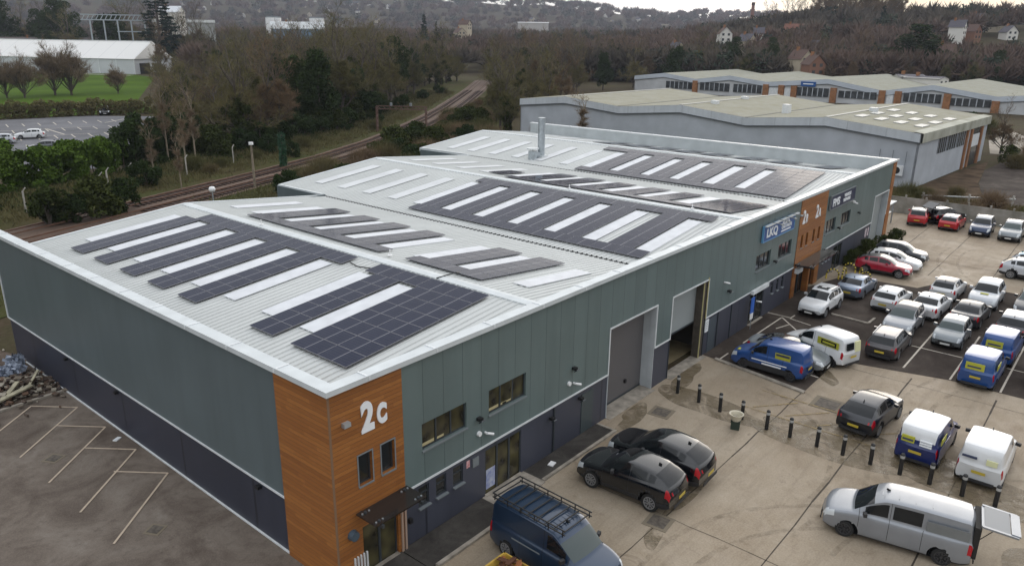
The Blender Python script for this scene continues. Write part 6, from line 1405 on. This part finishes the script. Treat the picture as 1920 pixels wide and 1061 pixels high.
# marquee
t = thing('marquee', 'very long white marquee behind the lawn at the top left', 'marquee', (143.5, 326.5, 0), math.atan2(393.9-331, 112.6-142)); 
LM = 150.0; EV, RG, WD = 6.3, 13.6, 24.0
q = MB(); q.box(0, LM, -WD, 0, 0, EV); q.build('side_walls', mat('marquee_wall', (.50, .52, .54), .6, var=.06, vscale=.15), t)
cm = NT('marquee_roof'); X_ = cm.xyz()[0]; f_ = cm.math('LESS_THAN', cm.math('FRACT', cm.math('DIVIDE', X_, 9.0)), .03); cm.color(cm.mix(f_, (.66, .65, .63), (.52, .52, .52))); cm.b.inputs['Roughness'].default_value = .6
q = MB(); q.add([(-.5, .5, EV), (LM, .5, EV), (LM, -WD/2, RG), (-.5, -WD/2, RG), (-.5, -WD-.5, EV), (LM, -WD-.5, EV)], [(0, 1, 2, 3), (3, 2, 5, 4), (0, 3, 4), (1, 5, 2)]); q.build('roof', cm.m, t)
q = MB(); q.box(-.3, -.0, -9, -3, 0, 4.5); q.build('entrance', M['dark'], t); q = MB(); q.box(-.5, LM, -WD/2-.3, -WD/2+.3, RG, RG+.15); q.build('ridge_pole', M['white_trim'], t)
q = MB()
for k in range(16): q.box(k*9.2, k*9.2+.35, .0, .12, 0, EV)
q.build('wall_posts', M['white_trim'], t)
# steel frame behind the marquee
t = thing('steel_gantry', 'grey steel frame with a latticed top truss standing behind the marquee', 'steel frame', (170.0, 399.0, 0), R_(-33)); q = MB(); sm_ = mat('grey_steelwork', (.28, .32, .34), .6)
for k in range(5): q.bar((-12+k*6.3, 0, 0), (-12+k*6.3, 0, 23), .6, .6)
q.bar((0, 0, 17.5), (13, 0, 17.5), .5, .5); q.build('columns', sm_, t); q = MB()
for z in (23, 25.5): q.bar((-16, 0, z), (14, 0, z), .5, .5)
for k in range(14): q.bar((-15.5+k*2.1, 0, 23), (-14+k*2.1, 0, 25.5), .35, .35)
q.build('truss', sm_, t)

# ------------------------------------------------------------------ distant buildings
def house(key_h, x, y, w_, d_, h_, rz, wallc, roofc, label, z=None, group=None, pitch=.5, cat='house'):
    zz = hgt(x, y) if z is None else z; t = thing('house' if cat == 'house' else 'distant_building', label, cat, (x, y, zz), rz, group)
    q = MB(); q.box(-w_/2, w_/2, -d_/2, d_/2, min(-2, hgt(x, y)-zz-1), h_); rh = d_*pitch
    q.add([(-w_/2, -d_/2, h_), (-w_/2, d_/2, h_), (-w_/2, 0, h_+rh)], [(0, 1, 2)]); q.add([(w_/2, -d_/2, h_), (w_/2, d_/2, h_), (w_/2, 0, h_+rh)], [(2, 1, 0)]); q.build('wall', wallc, t)
    q = MB(); e_ = .5; q.add([(-w_/2-e_, -d_/2-e_, h_-.3), (w_/2+e_, -d_/2-e_, h_-.3), (w_/2+e_, 0, h_+rh+.1), (-w_/2-e_, 0, h_+rh+.1), (-w_/2-e_, d_/2+e_, h_-.3), (w_/2+e_, d_/2+e_, h_-.3)], [(0, 1, 2, 3), (3, 2, 5, 4)]); r_ = q.build('roof', roofc, t)
    q = MB(); q.box(w_*.2, w_*.2+.9, -.5, .5, h_+rh*.5, h_+rh+1.2); q.build('chimney', M['brick'], r_)
    if cat == 'house':
        for k in (-1, 1):
            for z_ in (.9, 3.4):
                if z_+1.2 < h_+.2:
                    q = MB(); q.box(-w_/2-.05, -w_/2-.001, k*d_*.22-.6, k*d_*.22+.6, z_, z_+1.2); q.build('window', M['dkwin'], t)
                    q = MB(); q.box(k*w_*.25-.7, k*w_*.25+.7, -d_/2-.05, -d_/2-.001, z_, z_+1.2); q.build('window', M['dkwin'], t)
    return t
hw_ = mat('render_white', (.62, .6, .56), .8); hc_ = mat('render_cream', (.42, .36, .27), .8); hb_ = mat('house_brick', (.20, .10, .065), .9); ht_ = mat('roof_tile_brown', (.085, .05, .04), .9, var=.2); hs_ = mat('roof_slate', (.07, .065, .08), .8, var=.2); hr_ = mat('roof_tile_red', (.16, .07, .05), .9, var=.2)
def at(px, py, dist):
    d = fwd*1422.604+rt2*(px-960)-up2*(py-530.5); d = d/math.hypot(d.x, d.y); p = CAM+d*dist; return p.x, p.y, p.z
HS = [(1358, 62, 430, hw_, ht_, 7, 'white gabled house among trees left of the tall brick chimney'), (1400, 75, 420, hc_, hs_, 8, 'grey-roofed cottage below the tall brick chimney'), (1422, 62, 470, hw_, hs_, 6, 'small white house right of the tall chimney'),
      (1440, 68, 480, hb_, hr_, 9, 'red-roofed house under the dark trees'), (1488, 55, 500, hc_, hr_, 12, 'broad hipped red-brown house below the tall bare trees'), (1518, 58, 520, hb_, hr_, 10, 'brick house with tall gable below the tall bare trees'), (1545, 62, 510, hw_, hs_, 14, 'long slate-roofed house with bright windows on the hillside'),
      (1592, 62, 540, hw_, hs_, 12, 'white terrace glimpsed right of the slate-roofed house'), (1500, 108, 330, hc_, ht_, 8, 'cream gabled house in the trees just above the unit terrace'), (1523, 88, 400, hw_, hs_, 6, 'small white house halfway down the hill'), (1524, 118, 320, hb_, ht_, 7, 'brown-roofed brick house right of the cream gabled house'),
      (1795, 50, 470, hw_, hs_, 8, 'bright white gable below the ridge at the right'), (1832, 36, 560, hw_, hs_, 9, 'white gabled house on the skyline at the right'), (1815, 58, 480, hb_, ht_, 12, 'brown brick house under the white skyline gable'), (1870, 42, 560, hc_, hs_, 14, 'long house with dark roof near the skyline at the right'), (1690, 48, 520, hb_, ht_, 12, 'brick house left of the big dark evergreen'),
      (1612, 60, 520, hc_, hs_, 10, 'cream house left of the dark cypress'), (1705, 125, 300, hw_, hs_, 10, 'white-walled building left of the flat-roofed block'), (1737, 128, 295, hw_, hs_, 14, 'low flat-roofed white block behind the unit terrace'), (1770, 98, 360, hc_, ht_, 7, 'pale cottage right of the big dark evergreen'),
      (1268, 90, 420, hc_, hs_, 9, 'cream house glimpsed through trees above the grey warehouse'), (1290, 108, 380, hw_, ht_, 10, 'low white house with small windows above the grey warehouse'), (1890, 60, 520, hw_, hs_, 8, 'white-fronted house at the far right hillside'), (1655, 60, 500, hb_, hr_, 12, 'red-roofed house left of the big evergreen, lower down'),
      (322, 22, 520, hw_, mat('white_roof', (.6, .62, .65), .6), 16, 'tall white building right of the dark conifer'), (862, 60, 620, hc_, ht_, 12, 'pale house on the wooded slope above the railway'), (872, 45, 640, hc_, ht_, 10, 'tan-roofed house above the pale house over the railway')]
for i, (px, py, ds, wc, rc, ww, lb) in enumerate(HS):
    x, y, z = at(px, py+10*430/ds, ds); flat = 'flat-roofed' in lb; house(i, x, y, ww*.85, 6.5, 3.0 if flat else 4.4, R_(40+37*i % 90), wc, rc, lb, z=z-(3.5 if flat else 2.2), pitch=.06 if flat else .5)
x, y, z = at(558, 50, 560); t = house(99, x, y, 34, 22, 6, math.atan2(y-CAM.y, x-CAM.x)+PI/2, mat('sky_blue_wall', (.13, .22, .33), .6), mat('pale_shed_roof', (.45, .47, .48), .6), 'pale-roofed industrial shed with blue wall beyond the wood', z=z-7.5, pitch=.2, cat='shed')
for k in range(2): x2, y2, _ = at(505+k*82, 30, 600); q = MB(); q.cyl((0, 0, 0), (0, 0, 30), 3.0, 3.0, 12); q.cyl((6, 0, 0), (6, 0, 30), 3.0, 3.0, 12); tt = thing('storage_silo', ['pair of white silos left of the blue-walled shed', 'pair of white silos above the blue-walled shed'][k], 'silo', (x2, y2, -2)); q.build('silo_tanks', M['white'], tt); q = MB(); q.box(-3, 9, -.6, .6, 30, 31); q.build('walkway', M['sill'], tt)
x, y, z = at(345, 36, 560); house(98, x, y, 36, 10, 3, math.atan2(y-CAM.y, x-CAM.x)+PI/2, mat('grey_shed_wall', (.3, .31, .3), .8), mat('grey_shed_roof', (.25, .26, .25), .8), 'long low grey shed beyond the wood right of the conifer', z=z-5, pitch=.15, cat='shed')
x, y, z = at(125, 70, 500); house(97, x, y, 90, 16, 6, math.atan2(y-CAM.y, x-CAM.x)+PI/2, hb_, mat('brown_shed_roof', (.10, .085, .08), .8), 'long low brown-roofed building behind the marquee', z=0, pitch=.5, cat='shed')
x, y, z = at(1000, 33, 1100); house(96, x, y, 42, 8, 2.0, math.atan2(y-CAM.y, x-CAM.x)+PI/2, mat('far_pale_wall', (.42, .40, .38), .8), mat('far_pale_roof', (.5, .5, .5), .8), 'distant long pale building below the far ridge', z=z-9, pitch=.1, cat='building')
x, y, z = at(1413, 5, 900); t = thing('tall_chimney', 'tall slender brick chimney standing alone on the skyline', 'chimney', (x, y, 10)); q = MB(); q.cyl((0, 0, 0), (0, 0, z-10), 2.6, 1.5, 16); q.build('shaft', mat('chimney_brick', (.20, .10, .08), .9), t); q = MB(); q.cyl((0, 0, z-13), (0, 0, z-10), 1.85, 1.9, 16); q.build('crown_band', mat('chimney_cap', (.08, .05, .045), .9), t)
rg = random.Random(21)
for k in range(48):
    if k < 36: px = rg.uniform(330, 760); py = rg.uniform(2, 22); ds = rg.uniform(1750, 2250)
    else: px = rg.uniform(990, 1400); py = rg.uniform(32, 44)-8*(px < 1100); ds = rg.uniform(1700, 2100)
    x, y, z = at(px, py, ds); zz = hgt(x, y)
    house(200+k, x, y, rg.uniform(9, 18), 8, 5, rg.uniform(0, 3), hc_ if k % 3 else hw_, hs_, 'tiny pale house on the hazy far hillside', z=zz, group='specks of houses on the far hillside')

# ------------------------------------------------------------------ woods
def inside(poly, x, y):
    c = False; n = len(poly)
    for i in range(n):
        (x1, y1), (x2, y2) = poly[i], poly[(i+1) % n]
        if (y1 > y) != (y2 > y) and x < (x2-x1)*(y-y1)/(y2-y1)+x1: c = not c
    return c
def scatter(poly, n, dmin, tries=40):
    xs = [p[0] for p in poly]; ys = [p[1] for p in poly]; out = []
    for _ in range(n*tries):
        if len(out) >= n: break
        x, y = random.uniform(min(xs), max(xs)), random.uniform(min(ys), max(ys))
        if inside(poly, x, y) and all((x-a_)**2+(y-b_)**2 > dmin*dmin for a_, b_ in out): out.append((x, y))
    return out
random.seed(12)
def wood(poly, n, dmin, keys, hs, group, where):
    lab = {'bare': 'leafless brown tree '+where, 'bareg': 'leafless tree with greenish twigs '+where, 'ivy': 'ivy-clad leafless tree '+where, 'ever': 'dark evergreen tree '+where, 'conifer': 'dark conifer '+where}
    for (x, y) in scatter(poly, n, dmin):
        k = random.choice(keys); base = k.rstrip('0123456789')
        if base in ('bare', 'bareg', 'ivy') and k == base: k = base+str(random.randrange(4))
        if k == 'ever': k = 'ever'+str(random.randrange(3))
        if k == 'conifer': k = 'conifer'+str(random.randrange(2))
        s_ = random.uniform(*hs); az_ = math.degrees(math.atan2(y-CAM.y, x-CAM.x)); s_ *= (.58 if az_ > 59.5 else .82 if az_ > 56 else 1) if x < 150 else 1; plant(k, x, y, s_, wscale=s_*random.uniform(.9, 1.15), label=lab[base], group=group+' ('+base+')')
W1 = [(38, 86), (50, 90.5), (62, 95), (75, 102.5), (92, 113), (112, 127), (136, 145), (165, 168), (225, 208), (190, 235), (140, 232), (108, 212), (88, 192), (70, 152), (57, 128), (49, 108), (40, 95)]
wood(W1, 150, 4.6, ['bareg', 'bareg', 'bareg', 'ivy', 'ivy', 'ivy', 'ever', 'ever', 'bare'], (.85, 1.2), 'trees of the wood left of the railway', 'in the wood left of the railway')
wood([(86, 196), (108, 214), (140, 234), (175, 300), (150, 330), (138, 296)], 10, 9, ['bareg', 'bare'], (.8, 1.1), 'trees beside the lawn', 'beside the lawn')
W3 = [(170, 150), (200, 172), (240, 205), (330, 270), (345, 150), (330, 60), (320, -40), (290, -42), (286, 120), (225, 134), (205, 132), (170, 120)]
wood(W3, 92, 8.5, ['bare', 'bare', 'bare', 'bareg', 'ivy', 'ever'], (.8, 1.1), 'trees of the belt behind the units', 'in the belt behind the distant units')
wood([(132, 86), (170, 118), (205, 130), (200, 140), (160, 135), (128, 106), (104, 88), (96, 76)], 14, 7, ['bare', 'ivy', 'bareg', 'ivy'], (.6, .9), 'trees right of the railway', 'right of the railway by the grey warehouse')
plant('ivy1', 98, 76.5, .72, label='dark ivy-clad tree at the left end of the grey warehouse'); plant('ivy2', 103.5, 80, .62, label='second ivy-smothered tree behind the left end of the grey warehouse')
plant('birch', 91, 54, .95, wscale=1.6, label='fan-shaped bare pale tree standing in front of the grey warehouse'); t = plant('scrub1', 89, 60, 1.8, label='reddish leafless bush by the grey warehouse wall', cat='bush')
for i, (x, y) in enumerate(scatter([(36, 58), (50, 65), (66, 73), (84, 83), (98, 93), (112, 103), (118, 98), (100, 84), (88, 70), (62, 56), (46, 46), (36, 50)], 52, 2.6)):
    k = ['bush0', 'scrub0', 'scrub1', 'bush1', 'scrub0'][i % 5]; plant(k, x, y, random.uniform(.9, 1.7), label={'b': 'dark evergreen bush between the railway and the roofs', 's': 'tangled leafless bush between the railway and the roofs'}[k[0]], cat='bush', group='undergrowth between railway and roofs (%s)' % k[0])
for i in range(44):
    k_ = random.randrange(4, len(LINE)-2); t_ = random.random(); px_ = LINE[k_][0]*(1-t_)+LINE[k_+1][0]*t_; py_ = LINE[k_][1]*(1-t_)+LINE[k_+1][1]*t_; dv = Vector((LINE[k_+1][0]-LINE[k_][0], LINE[k_+1][1]-LINE[k_][1])).normalized()
    o_ = random.uniform(-6, -1.8) if i % 5 < 3 else random.uniform(9.5, 15); kk = ['scrub0', 'bush0', 'scrub1', 'scrub0', 'bush1'][i % 5]
    plant(kk, px_-dv.y*o_, py_+dv.x*o_, random.uniform(.7, 1.35), label={'b': 'dark evergreen bush close beside the tracks', 's': 'leafless scrub close beside the tracks'}[kk[0]], cat='bush', group='lineside scrub (%s)' % kk[0])
for i, (x, y) in enumerate(scatter([(44, 86), (62, 93), (75, 100), (92, 110), (112, 124), (110, 128), (90, 115), (72, 105), (60, 98), (44, 91)], 22, 3.2)):
    plant('bush%d' % (i % 2), x, y, random.uniform(1.1, 1.9), label='dark undergrowth bush at the foot of the wood', cat='bush', group='undergrowth at the foot of the wood')
for i, (x, y, s_) in enumerate([(74.9, 227.7, 1.3), (78.3, 225.1, 1.3), (62, 226, 1.0), (65.5, 223.3, 1.05), (55.5, 226, 1.0), (90.4, 222.6, .75)]):
    plant('round', x, y, s_, wscale=s_*.95, label=['large round bare tree on the lawn before the marquee, left of a close pair', 'large round bare tree on the lawn before the marquee, right of a close pair', 'bare round tree on the lawn, third from the left', 'bare round tree on the lawn, fourth from the left', 'bare round tree at the left edge of the lawn', 'small sparse bare tree near the hedge end'][i])
x, y, z = at(298, 60, 430); plant('conifer0', x, y, 2.5, wscale=4.3, label='big dark conifer at the end of the marquee', z=-1)
x, y, z = at(1722, 95, 345); plant('ever2', x, y, 1.35, wscale=2.6, label='huge dark evergreen crown on the hillside at the right')
x, y, z = at(1655, 38, 540); plant('conifer1', x, y, 1.3, wscale=1.6, label='pointed dark cypress on the skyline')
x, y, z = at(795, 45, 560); plant('conifer1', x, y, 1.9, wscale=2.0, label='dark pointed conifer on the wooded slope, left of two', z=z-18); x, y, z = at(818, 55, 470); plant('conifer0', x, y, .95, wscale=1.1, label='dark pointed conifer on the wooded slope, right of two', z=z-12)
# tall bare trees on the skyline
for i in range(24):
    px = 1440+i*10.6+random.uniform(-4, 4); x, y, z = at(px, 34, 640+random.uniform(-25, 25)); hh = (1.3 if px < 1530 else 2.05)*random.uniform(.85, 1.1)
    plant('bare%d' % (i % 4), x, y, hh, wscale=hh*.85, label='tall bare tree silhouetted against the bright sky', group='tall bare skyline trees', z=hgt(x, y)-1)
for i in range(9):
    x, y, z = at(285+i*11, 60, 440+12*(i % 4)); plant(['bareg1', 'ivy2', 'bare3'][i % 3], x, y, random.uniform(1.35, 1.7), label='tall bare tree behind the end of the marquee', group='tall trees behind the end of the marquee', z=0)
for i in range(26):
    x, y, z = at(random.uniform(330, 640), 60, random.uniform(250, 400)); k = random.choice(['bareg0', 'bareg2', 'ivy1', 'ivy3', 'bare1', 'ever1']); s_ = random.uniform(.9, 1.15)
    plant(k, x, y, s_, label='tree in the wood beyond the lawn', group='trees of the wood beyond the lawn')
# far dark trees on the left skyline area behind the marquee
for i in range(14):
    x, y, z = at(random.uniform(-10, 250), 60, random.uniform(470, 560)); k = random.choice(['ever2', 'bareg0', 'bareg1', 'ever0']); s_ = random.uniform(1.4, 2.1)
    plant(k, x, y, s_, wscale=s_*1.2, label='tree in the dark belt behind the marquee', group='dark belt behind the marquee', z=0)
# the mass of far woodland, beyond telling apart: one object
def far_wood():
    rg = np.random.default_rng(77); cr = []
    for kind in range(3):
        n = 150 if kind < 2 else 170
        if kind < 2:
            d = unit(rg.normal(size=(n, 3))); d[:, 2] = np.abs(d[:, 2]); p = d*rg.uniform(.2, .7, n)[:, None]*np.array([4.2, 4.2, 5.5])+np.array([0, 0, 4.5]); cr.append(slivers(p, unit(d+rg.normal(size=(n, 3))*.5+np.array([0, 0, .5])), rg.uniform(2.0, 4.5, n), rg.uniform(.5, .95, n)))
        else:
            q = leaves([(0, 0, 6), (2, 1, 5), (-2, -1, 4.5), (0, -2, 7.5), (1, 2, 8)], [3.2, 2.6, 2.6, 2.4, 2.0], n, .75, 5); cr.append(q[:, :3, :])
    outs = [[], [], []]; cnt = 0; N = 8200
    while cnt < N:
        r = 330+(1500-330)*rg.random()**1.6; az = rg.uniform(-8, 84)
        if cnt > N*.62: r = rg.uniform(1450, 2650)
        x, y = CAM.x+r*math.cos(R_(az)), CAM.y+r*math.sin(R_(az))
        
        if az > 62.3 and r < 640: cnt += .1; continue
        clear = math.sin(x*.013+2)*math.sin(y*.016+1)
        if clear > .72: cnt += .1; continue
        k = 2 if rg.random() < .14 else (0 if math.sin(x*.02)+math.sin(y*.023+1) > -.2 else 1); s_ = rg.uniform(.8, 1.3)*(1+r/1900); a_ = rg.uniform(0, 6.28); c, s2 = math.cos(a_)*s_, math.sin(a_)*s_
        q = cr[k]; z0 = hgt(x, y)-1
        o = np.empty_like(q); o[..., 0] = q[..., 0]*c-q[..., 1]*s2+x; o[..., 1] = q[..., 0]*s2+q[..., 1]*c+y; o[..., 2] = q[..., 2]*s_*.95+z0; outs[k].append(o); cnt += 1
    fw = [mat('far_twigs_brown', (.115, .078, .060), .95, var=.35, vscale=.02), mat('far_twigs_grey', (.085, .070, .052), .95, var=.35, vscale=.02), mat('far_evergreen', (.018, .028, .014), .95, var=.3, vscale=.03)]
    for k in range(3):
        me = tri_mesh('woodland', np.concatenate(outs[k]), fw[k]); tag(link('woodland', me), ['brown leafless woodland filling the middle distance and far hills', 'grey-green leafless woodland patches of the middle distance', 'dark evergreens dotted through the distant woodland'][k], 'woodland', kind='stuff')
far_wood()

# ------------------------------------------------------------------ haze
hz = MB(); hz.box(-700, 3300, -1200, 3200, -3, 175); ho = hz.build("haze", M["white"]); ho['kind'] = 'stuff'; tag(ho, 'thin bluish haze over the distance', 'haze')
hm = bpy.data.materials.new('haze_air'); hm.use_nodes = True; t_ = hm.node_tree; t_.nodes.remove(t_.nodes['Principled BSDF'])
pv = t_.nodes.new('ShaderNodeVolumePrincipled'); pv.inputs['Color'].default_value = (.78, .84, 1.0, 1); pv.inputs['Density'].default_value = 0.00010; pv.inputs['Anisotropy'].default_value = 0.2
t_.links.new(pv.outputs[0], t_.nodes['Material Output'].inputs['Volume']); ho.data.materials.clear(); ho.data.materials.append(hm)
